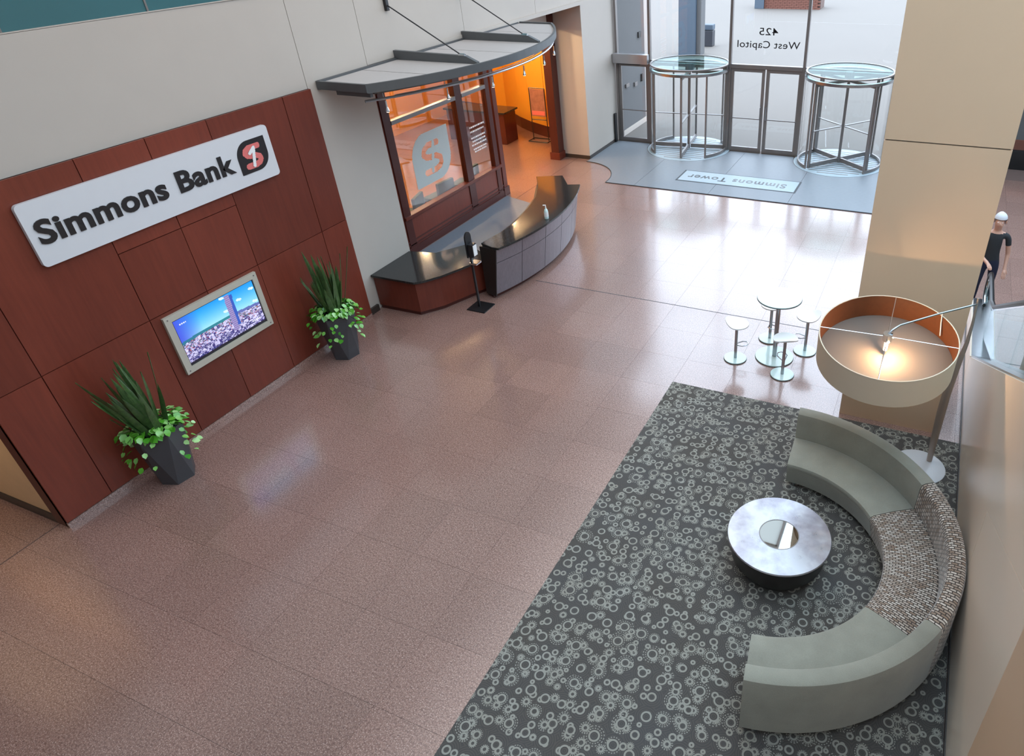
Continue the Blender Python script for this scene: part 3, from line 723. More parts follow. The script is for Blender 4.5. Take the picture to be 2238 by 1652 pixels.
# outside
pv = B(-45, 25, 19.75, 90, -.12, -.01).build('pavement', 'pave', None, kind='structure', label='bright pale paving outside the entrance')
wo = setting('wall_outside', 'grey outside wall beyond the left glass door', (-9.05, 20.8, 0))
B(-9.35, -9.05, 19.72, 21.85, 0, 9.5).build('panel', 'greyout', wo); B(-9.06, -9.03, 19.74, 21.85, 0, .16).build('plinth', 'wall', wo)
for (y, z, sx, sz, m_, l_) in ((21.4, 2.72, .10, .16, 'rubber', 'small dark box high on the grey outside wall'), (20.35, 1.45, .12, .10, 'steeld', 'square grey plate on the outside wall nearest the door'), (21.0, 1.36, .10, .12, 'steeld', 'grey call panel on the outside wall'), (21.52, 1.45, .05, .22, 'rubber', 'narrow black card reader at the outer end of the outside wall')):
    B(-9.05, -9.0, y-sx, y+sx, z-sz/2, z+sz/2).build('wall_plate', m_, None, bev=.006, label=l_, category='wall plate')
B(-11.95, -11.15, 33.0, 33.8, -.01, 9).build('outside_column', 'bluecol', None, kind='thing', label='blue-grey column standing on the pavement outside', category='column')
B(-11.14, -10.93, 33.2, 33.8, -.01, 9).build('outside_post', 'greyout', None, label='pale grey post next to the blue-grey column outside', category='post')
tb = thing('litter_bin', 'dark litter bin with a blue-grey lid out on the pavement', 'bin', (-11.37, 35.7, 0))
B(-11.65, -11.09, 35.5, 35.95, -.01, .72).build('body', 'bin', tb, bev=.04); B(-11.65, -11.09, 35.5, 35.95, .74, .98).build('lid', 'bluecol', tb, bev=.05)
bo = thing('brick_planter', 'red-brown brick planter with grey hatch far across the pavement', 'planter', (-10.6, 50, 0))
nb = 0
brick_me = None
for row in range(12):
    for c in range(13):
        x = -12.3+c*.30+(row % 2)*.15
        if x > -8.6: continue
        if brick_me is None: brick_me, _ = B(0, .285, 0, .2, 0, .085).mesh('brick', 'brickm')
        link('brick', brick_me, bo, (x+.14, 49.6, row*.1+.04)); nb += 1
B(-12.3, -8.4, 49.68, 51, 0, 1.15).build('core', 'grout', bo); B(-12.6, -12.0, 49.35, 49.45, 0, 1.1).build('hatch', 'bluecol', bo)

# ------------------------------------------------------------ pillars, remaining shell
pr_ = setting('pillar_front', 'square tan stone pillar right of the bar table', (.1, 8.9, 0))
for z0, z1 in ((0, 3.865), (3.88, 6.9), (6.915, 10)): B(-.54, .765, 8.25, 9.5, z0, z1).build('panel', 'pillar', pr_)
B(-.52, .745, 8.27, 9.48, 0, 10).build('core', 'joint', pr_)
B(1.0, 2.6, 1.9, 3.12, 0, 5.9).build('pillar_near', 'pillar', None, kind='structure', label='tan stone pillar at the lower right corner beside the escalator')
cl_ = setting('ceiling', 'cream atrium ceiling beside the skylight', (-5.5, 7, 10))
B(-9.4, -1.95, -5, 4.5, 9.95, 10.1).build('slab', 'wall', cl_)
n = N('laylight_glass'); n.t.nodes.remove(n.b); t1 = n.n('ShaderNodeBsdfTranslucent'); t1.inputs[0].default_value = (.42, .41, .39, 1); n.l(t1.outputs[0], n.out.inputs[0]); M['laylight'] = n.m
for y_ in range(5):
    for x_ in range(4): B(-9.4+x_*1.8625, -9.4+(x_+1)*1.8625-.06, 4.5+y_*3.04+.03, 4.5+(y_+1)*3.04-.03, 10.0, 10.02).build('laylight_panel', 'laylight', cl_)
    B(-9.4, -1.95, 4.5+y_*3.04-.03, 4.5+y_*3.04+.03, 9.95, 10.05).build('laylight_bar', 'wall', cl_)
for x_ in range(1, 4): B(-9.4+x_*1.8625-.06, -9.4+x_*1.8625, 4.5, 19.7, 9.95, 10.05).build('laylight_bar', 'wall', cl_)
B(7.7, 8.2, -5, 19.7, 9.95, 10.1).build('slab', 'wall', cl_)
sk = setting('window_4', 'teal tinted glass skylight over the atrium', (3, 7, 10))
for x0_ in (-1.95, -.02, 1.91, 3.84, 5.77):
    for y0_ in range(-5, 19, 4):
        B(x0_+.05, x0_+1.88, y0_+.05, min(y0_+4, 19.7)-.05, 10.02, 10.03).build('pane', 'glasssky', sk)
    B(x0_-.05, x0_+.05, -5, 19.7, 9.95, 10.08).build('glazing_bar', 'white', sk)
for y0_ in range(-5, 20, 4): B(-1.95, 7.7, y0_-.05, y0_+.05, 9.97, 10.05).build('glazing_bar', 'white', sk)
B(8, 8.2, -5, 20.6, 0, 10).build('wall_right', 'wall', None, kind='structure', label='plain cream far right wall')
B(-12.5, 8, -5.2, -5, 0, 10).build('wall_rear', 'wall', None, kind='structure', label='plain cream rear wall')

# ------------------------------------------------------------ escalator
es = thing('escalator', 'escalator with cream side cladding, glass balustrade and black handrail', 'escalator', (1.7, 8, 0))
sl = .555
top = lambda y: .42 if y > 9.73 else .42+sl*(9.73-y)
SX0, SX1 = 1.06, 1.10
# side cladding split by the sloping joint seen on it (runs parallel to the top edge)
seam = lambda y: 1.68+sl*(4.94-y)
B(SX0, SX1, 9.73, 11.55, 0, .42).build('cladding_panel', 'clad', es)
MB().prism_x([(9.72, 0), (9.72, .415), (3.0, top(3.0)), (3.0, seam(3.0)+.004), (5.3, seam(5.3)+.004), (5.3, 0)], SX0, SX1).build('cladding_panel', 'clad', es)
MB().prism_x([(5.29, 0), (5.29, seam(5.29)-.004), (-1.5, seam(-1.5)-.004), (-1.5, 0)], SX0, SX1).build('cladding_panel', 'clad', es)
MB().prism_x([(2.99, seam(2.99)+.004), (2.99, top(2.99)), (-1.5, top(-1.5)), (-1.5, seam(-1.5)+.004)], SX0, SX1).build('cladding_panel', 'clad', es)
B(SX0-.012, SX0, 3.2, 11.5, 0, .05).build('skirting', 'base', es)
for (xa, xb) in ((1.08, 1.30), (2.22, 2.46)):
    m = MB(); v = [(11.6, .40), (11.6, .44), (9.73, .44), (-1.5, top(-1.5)+.02), (-1.5, top(-1.5)-.02), (9.73, .40)]
    m.prism_x(v, xa, xb); m.build('deck', 'steel', es)
B(2.44, 2.48, -1.5, 11.5, 0, .42).build('cladding_panel', 'clad', es)
MB().prism_x([(9.73, .42), (-1.5, top(-1.5)), (-1.5, .42)], 2.44, 2.48).build('cladding_panel', 'clad', es)
hr = lambda y: .97 if y > 10.3 else .97+sl*(10.3-y)
for xg in (1.24, 2.30):
    ycut = [11.5, 10.3, 8.9, 7.5, 6.1, 4.7, 3.3]
    for a, b in zip(ycut, ycut[1:]):
        MB().prism_x([(a-.005, top(a)+.02), (a-.005, hr(a)-.05), (b+.005, hr(b)-.05), (b+.005, max(top(b), .42)+.02)], xg-.008, xg+.008).build('glass_panel', 'glasst', es)
    pts = [(xg, -1.2, hr(-1.2))]+[(xg, y, hr(y)) for y in (2, 5, 8, 9.5, 10.1)]+[(xg, 10.5, .965), (xg, 11.3, .96)]
    cz = .72; pts += [(xg, 11.45+.24*math.sin(t), cz+.24*math.cos(t)) for t in [PI*i/8 for i in range(1, 8)]]+[(xg, 11.3, .48)]
    MB().tube(pts, .035, 8).build('handrail', 'rubber', es, smooth=True)
    MB().tube([(p[0], p[1]-.02 if p[1] > 11.3 else p[1], p[2]-.045 if p[2] > .75 else p[2]+.045) for p in pts[1:]], .018, 6).build('handrail_track', 'chrome', es, smooth=True)
B(1.30, 2.22, 10.2, 11.8, .0, .02).build('landing_plate', 'steel', es)
m = MB()
for i in range(24):
    y = 10.2-i*.35; z = max(0, (i-1)*.195)
    B(1.31, 2.21, y-.38, y, z-.02 if i else 0, z+.02).build('step', 'steeld', es); m.box(1.31, 2.21, y-.38, y-.36, z, z+.19)
m.build('risers', 'rubber', es)

# ------------------------------------------------------------ reception counters
lo = thing('low_counter', 'low mahogany counter with black granite top against the cream wall', 'counter', (-8.2, 9, 0))
lf_ = [(-8.89, 8.41), (-7.97, 8.43), (-7.85, 8.53), (-7.66, 8.82), (-7.51, 9.18), (-7.34, 9.58), (-7.29, 9.80)]
lb_ = [(-8.0, 10.15), (-8.35, 9.60), (-8.89, 9.49)]
MB().prism(lf_+lb_, .66, .70).build('worktop', 'granite', lo, bev=.006)
body = [(-8.885, 8.46), (-7.98, 8.48), (-7.72, 8.83), (-7.57, 9.20), (-7.40, 9.60), (-7.33, 9.78), (-7.95, 10.05), (-8.40, 9.56), (-8.885, 9.47)]
MB().prism(body, .08, .66).build('body', 'wood', lo)
MB().prism([(x-.04 if x > -8.7 else x, y+.03) for x, y in body], 0, .08).build('toe_kick', 'woodd', lo)
hi = thing('reception_desk', 'tall curved reception desk with grey panels and black granite top', 'desk', (-6.9, 11.3, 0))
fc, fr_ = (-11.25, 11.09), 4.69
fa = lambda y, r=fr_: (fc[0]+r*math.cos(math.asin((y-fc[1])/r)), y)
inner = [(-7.27, 9.60), (-7.19, 10.18), (-7.20, 10.67), (-7.32, 11.33), (-7.50, 11.99), (-7.75, 12.53), (-8.12, 13.10)]
endp = [(-7.59, 13.36), (-7.20, 12.86), (-6.95, 12.96)]
outer = [fa(y) for y in [9.50+(12.96-9.50)*i/16 for i in range(17)]]
MB().prism([(-7.27, 9.60), (-6.98, 9.50)]+outer[0:1]+outer[1:]+endp[::-1][1:]+inner[::-1], 1.02, 1.06).build('worktop', 'granite', hi, bev=.008)
# leaning front panels, in two rows
cutp = [9.50, 10.11, 10.83, 11.51, 12.20, 12.62, 12.94]
def lean(y, z):
    rb, rt = 4.50, 4.645; r = rb+(rt-rb)*z/1.02
    return fc[0]+r*math.cos(math.asin((y-fc[1])/r))
for a, b in zip(cutp, cutp[1:]):
    for z0, z1 in ((.10, .745), (.755, 1.015)):
        v = []; f = []; K = 4
        for i in range(K+1):
            y = a+.006+(b-a-.012)*i/K
            for dx in (0, -.03):
                for z in (z0, z1): v.append((lean(y, z)+dx, y, z))
        for i in range(K):
            o = i*4; f += [(o, o+1, o+5, o+4), (o+2, o+6, o+7, o+3), (o+1, o+3, o+7, o+5), (o, o+4, o+6, o+2)]
        f += [(0, 2, 3, 1), (K*4, K*4+1, K*4+3, K*4+2)]
        MB().add(v, f).build('front_panel', 'gpanel', hi)
core = [(lean(y, .1)-.035, y) for y in [9.52+3.40*i/12 for i in range(13)]]
cin = [(-8.0, 12.95), (-7.80, 12.5), (-7.55, 11.99), (-7.38, 11.33), (-7.27, 10.67), (-7.25, 10.18), (-7.27, 9.62)]
MB().prism(core+[(-7.2, 12.86)]+cin, .08, 1.02).build('body', 'dark', hi)
MB().prism([(x-.06, y) for x, y in core]+[(-7.2, 12.8)]+cin, 0, .08).build('toe_kick', 'woodd', hi)
m = MB(); v = [(-7.27, 9.53, 0.06), (lean(9.50, .06), 9.485, .06), (lean(9.50, 1.02), 9.485, 1.02), (-7.27, 9.53, 1.02)]
m.add(v+[(x, y+.03, z) for x, y, z in v], [(0, 1, 2, 3), (7, 6, 5, 4), (0, 4, 5, 1), (1, 5, 6, 2), (2, 6, 7, 3), (3, 7, 4, 0)]); m.build('end_panel', 'dark', hi)

# sanitiser bottle
bt = thing('sanitizer_bottle', 'clear pump bottle of hand sanitizer on the tall reception desk', 'bottle', (-6.70, 11.02, 1.06))
MB().lathe([(0, 0), (.04, 0), (.042, .02), (.042, .14), (.03, .18), (.014, .20), (.014, .22), (0, .22)], (-6.70, 11.02, 1.06), 16).build('bottle', 'tableglass', bt, smooth=True)
MB().lathe([(.0435, .04), (.0435, .13)], (-6.70, 11.02, 1.06), 16).build('paper_label', 'white', bt)
MB().tube([(-6.70, 11.02, 1.28), (-6.70, 11.02, 1.325), (-6.745, 11.00, 1.325)], .012, 6).build('pump', 'white', bt)
# dispenser stand
ds = thing('sanitizer_stand', 'black floor stand with a hand sanitizer dispenser before the counters', 'dispenser stand', (-7.14, 9.12, 0))
B(-7.33, -6.95, 8.94, 9.30, 0, .018).build('base_plate', 'rubber', ds, bev=.004)
MB().bar((-7.17, 9.12, .018), (-7.17, 9.12, 1.25), .035, .035).build('post', 'rubber', ds)
MB().prism_x([( 0, 0)]*0 or [(9.12+.085*math.cos(t)*1.0, 1.38+.10*math.sin(t)) for t in [PI*i/8 for i in range(9)]]+[(9.035, 1.02), (9.205, 1.02)], -7.19, -7.165).build('back_plate', 'rubber', ds)
dp = B(-7.165, -7.06, 9.055, 9.185, 1.03, 1.27).build('dispenser', 'black', ds, bev=.015); B(-7.06, -7.053, 9.07, 9.17, 1.06, 1.25).build('paper_label', 'white', dp)
B(-7.17, -7.02, 9.04, 9.20, .90, .93).build('drip_tray', 'chrome', ds, bev=.006)

# ------------------------------------------------------------ planters
def planter(x, y, label, seed, nleaf, lean_=0.0):
    rn = random.Random(seed)
    t = thing('potted_plant', label, 'potted plant', (x, y, 0), 'charcoal planters by the wood panelling')
    HP = .80; nn = 6; off = .35
    def ringp(r, z, o): return [(x+r*math.cos(o+2*PI*i/nn), y+r*math.sin(o+2*PI*i/nn), z) for i in range(nn)]
    A = ringp(.215, 0, off); Bt = ringp(.31, HP, off+PI/nn)
    v = A+Bt+ringp(.27, HP, off+PI/nn)+ringp(.25, HP-.08, off+PI/nn)
    f = [tuple(range(nn))[::-1]]
    for i in range(nn):
        j = (i+1) % nn; f += [(i, j, nn+i), (j, nn+j, nn+i), (nn+i, nn+j, 2*nn+j, 2*nn+i), (2*nn+i, 2*nn+j, 3*nn+j, 3*nn+i)]
    pt = MB().add(v, f).build('pot', 'pot', t)
    MB().prism([(x+.24*math.cos(2*PI*i/12), y+.24*math.sin(2*PI*i/12)) for i in range(12)], HP-.12, HP-.06).build('soil', 'soil', pt)
    # sword leaves
    for k in range(30):
        a = rn.uniform(0, 2*PI); r0 = rn.uniform(.02, .13); L = rn.uniform(.55, 1.12); tl = rn.uniform(.03, .42) if k % 3 else rn.uniform(.3, .55)
        d = Vector((math.cos(a), math.sin(a), 0))*tl+Vector((-.06, -.04+lean_, 1)); d.normalize()
        if x+d.x*L < -8.72: d.x = abs(d.x)*.2
        p0 = Vector((x+r0*math.cos(a), y+r0*math.sin(a), HP-.08)); sd = d.cross(Vector((math.cos(a+rn.uniform(-.8, .8)), math.sin(a), .1))).normalized(); nr = d.cross(sd)
        m = MB(); v = []; prof = [(0, .022), (.3, .040), (.65, .035), (.88, .019), (1, .001)]
        for (s_, w) in prof:
            c = p0+d*L*s_+nr*.05*s_*s_; v += [c-sd*w, c+nr*(.006), c+sd*w, c-nr*.006]
        ff = []
        for i in range(len(prof)-1):
            for q in range(4): ff.append((i*4+q, i*4+(q+1) % 4, i*4+4+(q+1) % 4, i*4+4+q))
        m.add(v, ff); m.build('sword_leaf', 'sword', t, smooth=True)
    for k in range(nleaf):
        a = rn.uniform(0, 2*PI); q = rn.random()
        if q < .72: r = .36*math.sqrt(rn.random()); z = HP+.02+rn.uniform(0, .15)*(1-r/.5)
        else: r = rn.uniform(.33, .44); z = HP-rn.uniform(0, .40)
        px, py = x+r*math.cos(a), y+r*math.sin(a)
        if px < -8.74: px = -8.74+rn.uniform(0, .05)
        o = bpy.data.objects.new('trailing_leaf', leaf_me); C.objects.link(o); o.parent = t; o.location = (px-x, py-y, z)
        s = rn.uniform(.85, 1.45)*(.85 if q > .72 else 1); o.scale = (s, s, s); o.rotation_euler = (rn.uniform(-.6, .6), rn.uniform(.0, .9), a+rn.uniform(-.6, .6))
    return t
n = N('sword_leaf'); P = n.coord('Object', (1, 1, 1)); n.set(col=n.mix(n.noise(n.coord('World'), 22, 3), lin((26, 50, 28)), lin((84, 116, 60))), rough=.35); M['sword'] = n.m
n = N('pothos_leaf'); oi = n.n('ShaderNodeObjectInfo'); n.set(col=n.ramp(oi.outputs['Random'], [(0, lin((52, 128, 28))), (.5, lin((96, 168, 48))), (1, lin((168, 210, 140)))]), rough=.25, spec=.6); M['leaf'] = n.m
lp = [(0, 0, 0), (.022, .030, .006), (.055, .030, .004), (.085, 0, -.010), (.055, -.030, .004), (.022, -.030, .006), (.04, 0, .0)]
leaf_me, _ = MB().add(lp+[(a, b, c-.002) for a, b, c in lp], [(0, 6, 1), (1, 6, 2), (2, 6, 3), (3, 6, 4), (4, 6, 5), (5, 6, 0)]+[(7, 8, 13), (8, 9, 13), (9, 10, 13), (10, 11, 13), (11, 12, 13), (12, 7, 13)]).mesh('trailing_leaf', 'leaf', True)
planter(-8.40, 3.88, 'tall charcoal planter of sword plant left of the wall screen', 5, 210, -.12)
planter(-8.38, 7.00, 'tall charcoal planter of sword plant right of the wall screen', 9, 210)

# ------------------------------------------------------------ bar table and stools
bt_ = thing('bar_table', 'round pale glass bar table on one steel post between four stools', 'table', (-1.74, 9.35, 0))
MB().disc((-1.74, 9.35), .30, .006, .022).build('base_disc', 'tableglass', bt_, bev=.003); MB().disc((-1.74, 9.35), .305, 0, .006).build('base_rim', 'rubber', bt_)
MB().tube([(-1.74, 9.35, .02), (-1.74, 9.35, 1.06)], .035, 14).build('post', 'steel', bt_, smooth=True)
MB().disc((-1.74, 9.35), .34, 1.06, 1.068).build('edge_band', 'rubber', bt_); MB().disc((-1.74, 9.35), .335, 1.068, 1.082).build('tabletop', 'tableglass', bt_, bev=.003)
def stool(first=None):
    t = thing('bar_stool', '', 'stool', (0, 0, 0), 'bar stools round the bar table')
    MB().disc((0, 0), .178, .006, .022, 32).build('base_disc', 'tableglass', t, bev=.003); MB().disc((0, 0), .184, 0, .006, 32).build('base_rim', 'rubber', t)
    MB().tube([(0, 0, .02), (0, 0, .64)], .024, 12).build('post', 'steel', t, smooth=True)
    lp_ = [(.0, -.02, .27), (.10, -.075, .29), (.165, -.06, .30), (.19, 0, .30), (.165, .06, .30), (.10, .075, .29), (0, .02, .27)]
    MB().tube(lp_, .008, 6).build('footrest', 'steel', t, smooth=True)
    v = []; f = []; K = 28; Rg = 5; 
    for j in range(Rg+1):
        for i in range(K):
            a = 2*PI*i/K; r = .185*j/Rg; lift = .075*max(0, -math.cos(a))**2*(j/Rg)**2.2
            v.append((r*math.cos(a)*(1.0), r*math.sin(a), .645+lift+.012*(j/Rg)**2))
    for j in range(Rg):
        for i in range(K): f.append((j*K+i, j*K+(i+1) % K, (j+1)*K+(i+1) % K, (j+1)*K+i))
    k0 = len(v); v2 = [(a, b, c-.018) for a, b, c in v]; f2 = [tuple(k0+i for i in q[::-1]) for q in f]
    f3 = [(Rg*K+i, Rg*K+(i+1) % K, k0+Rg*K+(i+1) % K, k0+Rg*K+i) for i in range(K)]
    MB().add(v+v2, f+f2+f3).build('seat', 'white', t, smooth=True); return t
s0 = stool()
SP = [(-2.31, 9.09, 10, 'white bar stool at the side of the bar table facing the reception desk'), (-1.94, 9.86, -60, 'bar stool with its seat hidden behind the bar table top'),
      (-1.51, 8.90, 115, 'greyish bar stool nearest the carpet, overlapping the bar table base'), (-1.32, 9.68, 200, 'white bar stool standing closest to the floor lamp shade')]
for i, (x, y, rz, lb) in enumerate(SP):
    o = s0 if i == 0 else copy_tree(s0)
    o.location = (x, y, 0); o.rotation_euler = (0, 0, math.radians(rz)); o['label'] = lb

# ------------------------------------------------------------ curved sofa
SC = (-.88, 5.24)
def arc_prof(prof, a0, a1, n, name, mat, par, bev=0):
    m = MB().lathe(prof, (SC[0], SC[1], 0), n, a0, a1, True); return m.build(name, mat, par, smooth=True)
def sofa(a0, a1, mat, label, cushions=1):
    am = math.radians((a0+a1)/2); g_ = .3
    t = thing('sofa_section', label, 'sofa', (SC[0]+1.6*math.cos(am), SC[1]+1.6*math.sin(am), 0), 'three sections of the curved sofa')
    A0, A1 = math.radians(a0+g_*.5), math.radians(a1-g_*.5)
    arc_prof([(1.27, .10), (1.25, .20), (1.215, .36), (1.24, .365), (1.72, .365), (1.72, .10)], A0, A1, 24, 'seat_base', mat, t)
    for k in range(cushions):
        b0 = A0+(A1-A0)*k/cushions; b1 = A0+(A1-A0)*(k+1)/cushions-(.004 if k < cushions-1 else 0)
        arc_prof([(1.215, .365), (1.205, .40), (1.215, .43), (1.25, .445), (1.45, .455), (1.70, .445), (1.735, .43), (1.735, .365)], b0, b1, 24, 'seat_cushion', mat, t)
    arc_prof([(1.73, .10), (1.735, .44), (1.745, .74), (1.76, .785), (1.79, .80), (1.885, .80), (1.912, .785), (1.925, .74), (1.925, .10)], A0, A1, 30, 'backrest', mat, t)
    for a in (a0+4, (a0+a1)/2, a1-4):
        for r in (1.33, 1.88):
            MB().disc((SC[0]+r*math.cos(math.radians(a)), SC[1]+r*math.sin(math.radians(a))), .02, .012, .10, 8).build('leg', 'steel', t)
sofa(34.5, 92, 'sofa', 'grey-green curved sofa section nearest the tan pillar')
sofa(-25, 34.5, 'weave', 'curved sofa section in brown and cream striped weave against the wall', 2)
sofa(-82.5, -25, 'sofa', 'grey-green curved sofa section seen from behind at the near end')

# coffee table
cf = thing('coffee_table', 'round silver coffee table with a mirror inset on a dark drum', 'coffee table', (-.755, 5.3, 0))
n = N('worn_silver_leaf'); P = n.coord('World'); n.set(col=n.ramp(n.noise(P, 3.2, 5, .6), [(.3, lin((158, 152, 166))), (.6, lin((204, 204, 210)))]), metal=.85, rough=n.math('MULTIPLY_ADD', n.noise(P, 9, 4), .22, .20)); M['silver'] = n.m
M['mirror'] = plain('mirror', (225, 232, 232), .02, 1.0, var=0)
MB().lathe([(.30, 0), (.40, .02), (.50, .18), (.52, .40), (.505, .42), (0, .42)], (-.755, 5.3, .012), 56).build('drum', 'dark', cf, smooth=True)
MB().lathe([(.213, .432), (.545, .432), (.552, .445), (.545, .458), (.213, .458)], (-.755, 5.3, 0), 56, closed_prof=True).build('tabletop', 'silver', cf, smooth=True)
MB().disc((-.755, 5.3), .204, .432, .456, 40).build('mirror_inset', 'mirror', cf); MB().lathe([(.204, .432), (.213, .432), (.213, .459), (.204, .459)], (-.755, 5.3, 0), 40, closed_prof=True).build('inset_ring', 'steeld', cf)

# ------------------------------------------------------------ floor lamp
fl = thing('floor_lamp', 'oversized floor lamp with a wide tilted drum shade above the sofa', 'lamp', (.60, 7.50, 0))
MB().lathe([(0, .03), (.31, .026), (.325, .018), (.325, .012), (0, .012)], (.58, 7.47, 0), 48).build('base_disc', 'board', fl, smooth=True)
pole = [(.70, 7.62, .03), (.692, 7.62, .35), (.69, 7.62, .8), (.695, 7.62, 1.1), (.73, 7.62, 1.5), (.765, 7.62, 1.85), (.768, 7.62, 2.1), (.757, 7.62, 2.42)]
MB().tube(pole, [.034, .044, .052, .050, .036, .022, .016, .012], 12).build('pole', 'taupe', fl, smooth=True)
hubc = Vector((-.082, 6.855, 2.2)); nr = Vector((.003, -.153, 1)).normalized(); RS = .721; HS = .36
ex = nr.cross(Vector((0, 1, 0))).normalized(); ey = nr.cross(ex)
def dr(r, a, h): return hubc+ex*r*math.cos(a)+ey*r*math.sin(a)+nr*h
def drum(prof, name, mat, par, K=64):
    m = MB(); v = []
    for i in range(K):
        for (r, h) in prof: v.append(dr(r, 2*PI*i/K, h))
    k = len(prof); f = []
    for i in range(K):
        for j in range(k): f.append((i*k+j, ((i+1) % K)*k+j, ((i+1) % K)*k+(j+1) % k, i*k+(j+1) % k))
    return m.add(v, f).build(name, mat, par, smooth=True)
M['shade'] = plain('linen_shade', (214, 194, 170), .85, var=.02)
n = N('diffuser'); n.set(col=lin((136, 124, 116)), rough=.7); tl = n.n('ShaderNodeBsdfTranslucent'); tl.inputs[0].default_value = (.62, .50, .40, 1); mx = n.n('ShaderNodeMixShader'); mx.inputs[0].default_value = .42; n.l(n.b.outputs[0], mx.inputs[1]); n.l(tl.outputs[0], mx.inputs[2]); n.l(mx.outputs[0], n.out.inputs[0]); M['diff'] = n.m
sh = drum([(RS, 0), (RS, -HS), (RS-.006, -HS), (RS-.006, 0)], 'shade', 'shade', fl)
drum([(RS-.006, .001), (RS-.006, -HS+.002), (RS-.012, -HS+.002), (RS-.012, .001)], 'shade_lining', 'woodl', sh)
drum([(RS, .004), (RS-.012, .004), (RS-.012, -.004), (RS, -.004)], 'shade_rim', 'orange_rim' if 'orange_rim' in M else 'shade', sh)
m = MB(); v = [dr(RS-.014, 2*PI*i/64, -.28) for i in range(64)]+[dr(RS-.014, 2*PI*i/64, -.29) for i in range(64)]
m.add(v, [tuple(range(64)), tuple(range(64, 128))[::-1]]+[(i, (i+1) % 64, 64+(i+1) % 64, 64+i) for i in range(64)]); m.build('diffuser', 'diff', fl)
for a in (PI*.02, PI*.5, PI*1.0, PI*1.5):
    MB().tube([dr(.05, a, -.01), dr(RS-.008, a, -.004)], .006, 6).build('spoke', 'chrome', fl)
MB().tube([dr(0, 0, .03), dr(0, 0, -.06)], .05, 16).build('hub', 'chrome', fl, smooth=True)
n = N('lamp_tube'); n.set(col=(1, .95, .85), em=(1, .80, .55), ems=2.6); M['tube'] = n.m
MB().tube([dr(0, 0, -.06), dr(0, 0, -.20)], .022, 12).build('bulb', 'tube', fl, smooth=True)
MB().tube([dr(0, 0, .02), Vector((-.05, 6.88, 2.26)), Vector((.02, 6.95, 2.30)), Vector((.40, 7.30, 2.33)), Vector((.76, 7.62, 2.345))], .011, 8).build('arm', 'steel', fl, smooth=True)
MB().tube([Vector((.42, 7.32, 2.32)), Vector((.43, 7.33, 2.2)), Vector((.45, 7.31, 2.05))], .007, 6).build('pull_cord', 'white', fl)
pd = bpy.data.lights.new('lamp_bulb_light', 'POINT'); pd.energy = 24; pd.color = (1, .66, .36); pd.shadow_soft_size = .03
po__ = bpy.data.objects.new('lamp_bulb_light', pd); C.objects.link(po__); po__.location = hubc-nr*.085+Vector((.03, -.05, 0))

# ------------------------------------------------------------ person at the foot of the escalator
PX, PY = 1.21, 12.08
J = {}
vs = []; es_ = []; rad = []
def jv(p, r, prev=None):
    vs.append((PX+p[0], PY+p[1], p[2])); rad.append(r)
    if prev is not None: es_.append((prev, len(vs)-1))
    return len(vs)-1
pel = jv((0, 0, .94), .135); wa = jv((0, -.01, 1.08), .122, pel); chs = jv((0, -.01, 1.28), .135, wa); ub = jv((0, 0, 1.40), .10, chs); nk = jv((0, -.01, 1.50), .052, ub)
hd = jv((0, -.035, 1.57), .072, nk); hm = jv((0, -.03, 1.65), .092, hd); ht_ = jv((0, -.015, 1.71), .078, hm); nose = jv((0, -.125, 1.625), .014, hm)
def arm(sx, elbow, wrist, hand_dir):
    s = jv((.17*sx, .0, 1.40), .055, ub); s2 = jv((.20*sx, 0, 1.34), .052, s); e = jv(elbow, .040, s2); w = jv(wrist, .026, e)
    hd_ = Vector(hand_dir).normalized(); sd = hd_.cross(Vector((0, 0, 1))).normalized(); wv = Vector(wrist)
    pm = jv(tuple(wv+hd_*.05), .028, w)
    for k, (o, L) in enumerate(((-.027, .065), (-.009, .078), (.009, .074), (.027, .058))):
        a = jv(tuple(wv+hd_*.085+sd*o), .0095, pm); b = jv(tuple(wv+hd_*(.085+L*.55)+sd*o+Vector((0, 0, -.010))), .009, a); jv(tuple(wv+hd_*(.085+L*.75)+sd*o+Vector((0, 0, -.040))), .008, b)
    a = jv(tuple(wv+hd_*.03-sd*.034+Vector((0, 0, -.006))), .011, w); jv(tuple(wv+hd_*.06-sd*.052+Vector((0, 0, -.03))), .009, a)
arm(-1, (-.235, -.10, 1.12), (-.06, -.33, 1.03), (.45, -.9, -.25))
arm(1, (.25, .03, 1.08), (.25, -.06, .84), (0, -.25, -1.0) if False else (.05, -.6, -.8))
for sx, fy in ((-1, -.02), (1, .10)):
    h = jv((.09*sx, 0, .88), .095, pel); k = jv((.105*sx, -.02+fy*.5, .50), .058, h); c = jv((.105*sx, fy*.8+.01, .34), .056, k); an = jv((.105*sx, fy+.03, .09), .036, c)
    ft = jv((.11*sx, fy-.04, .055), .040, an); jv((.115*sx, fy-.14, .045), .034, ft); jv((.105*sx, fy+.065, .045), .032, an)
me = bpy.data.meshes.new('skel'); me.from_pydata(vs, es_, []); o = bpy.data.objects.new('skel', me); C.objects.link(o)
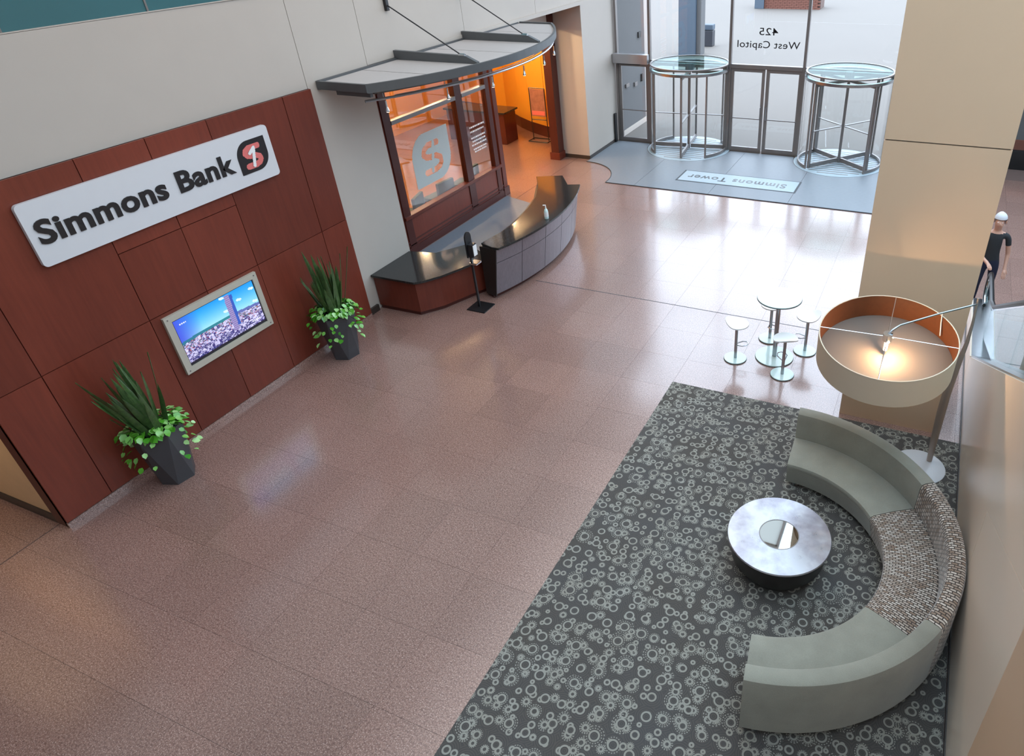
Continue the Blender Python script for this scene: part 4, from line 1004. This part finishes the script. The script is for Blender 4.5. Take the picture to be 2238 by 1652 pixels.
md = o.modifiers.new('s', 'SKIN'); md.use_smooth_shade = True
for i, sv in enumerate(me.skin_vertices[0].data): sv.radius = (rad[i], rad[i]*.78 if i in (pel, wa, chs, ub) else rad[i]); sv.use_root = (i == pel)
sb = o.modifiers.new('d', 'SUBSURF'); sb.levels = 2; sb.render_levels = 2
bpy.context.view_layer.update()
bme = bpy.data.meshes.new_from_object(o.evaluated_get(bpy.context.evaluated_depsgraph_get())); bpy.data.objects.remove(o)
for k in ('skin', 'shirt', 'navy', 'rubber'): bme.materials.append(M[k])
for p in bme.polygons:
    p.use_smooth = True; c = p.center; dx_ = c.x-PX; z = c.z
    out_arm = abs(dx_) > .165 or (c.y-PY) < -.16
    if z < .10: mi = 3
    elif z < .97 and not ((c.y-PY) < -.20) and abs(dx_) < .2: mi = 2
    elif z > 1.45 or (out_arm and z < 1.24): mi = 0
    else: mi = 1
    p.material_index = mi
pb = link('person', bme, None, (0, 0, 0), label='person with white hair in a black shirt and navy trousers holding the escalator handrail', category='person')
K = MB()
for j in range(9):
    for i in range(20):
        a = 2*PI*i/20; b = PI/2*j/8
        lowz = 1.585 if math.sin(a) > -.25 else 1.70
        K.v.append((PX+.104*math.cos(a)*math.cos(b), PY-.012+.108*math.sin(a)*math.cos(b), lowz+(1.806-lowz)*math.sin(b)))
for j in range(8):
    for i in range(20): K.f.append((j*20+i, j*20+(i+1) % 20, (j+1)*20+(i+1) % 20, (j+1)*20+i))
pb['_w'] = (0, 0, 0); K.build('hair', 'hair', pb, smooth=True)
for sx in (-1, 1):
    MB().lathe([(0, -.008), (.007, -.004), (.007, .004), (0, .008)], (PX+sx*.034, PY-.112, 1.652), 8).build('eye', 'white', pb)
    MB().lathe([(0, -.03), (.010, -.02), (.013, .01), (0, .03)], (PX+sx*.098, PY-.03, 1.645), 8).build('ear', 'skin', pb)
B(PX-.024, PX+.024, PY-.113, PY-.104, 1.588, 1.596).build('mouth', 'salmon', pb)

for o in list(bpy.data.objects):
    if '_w' in o: del o['_w']
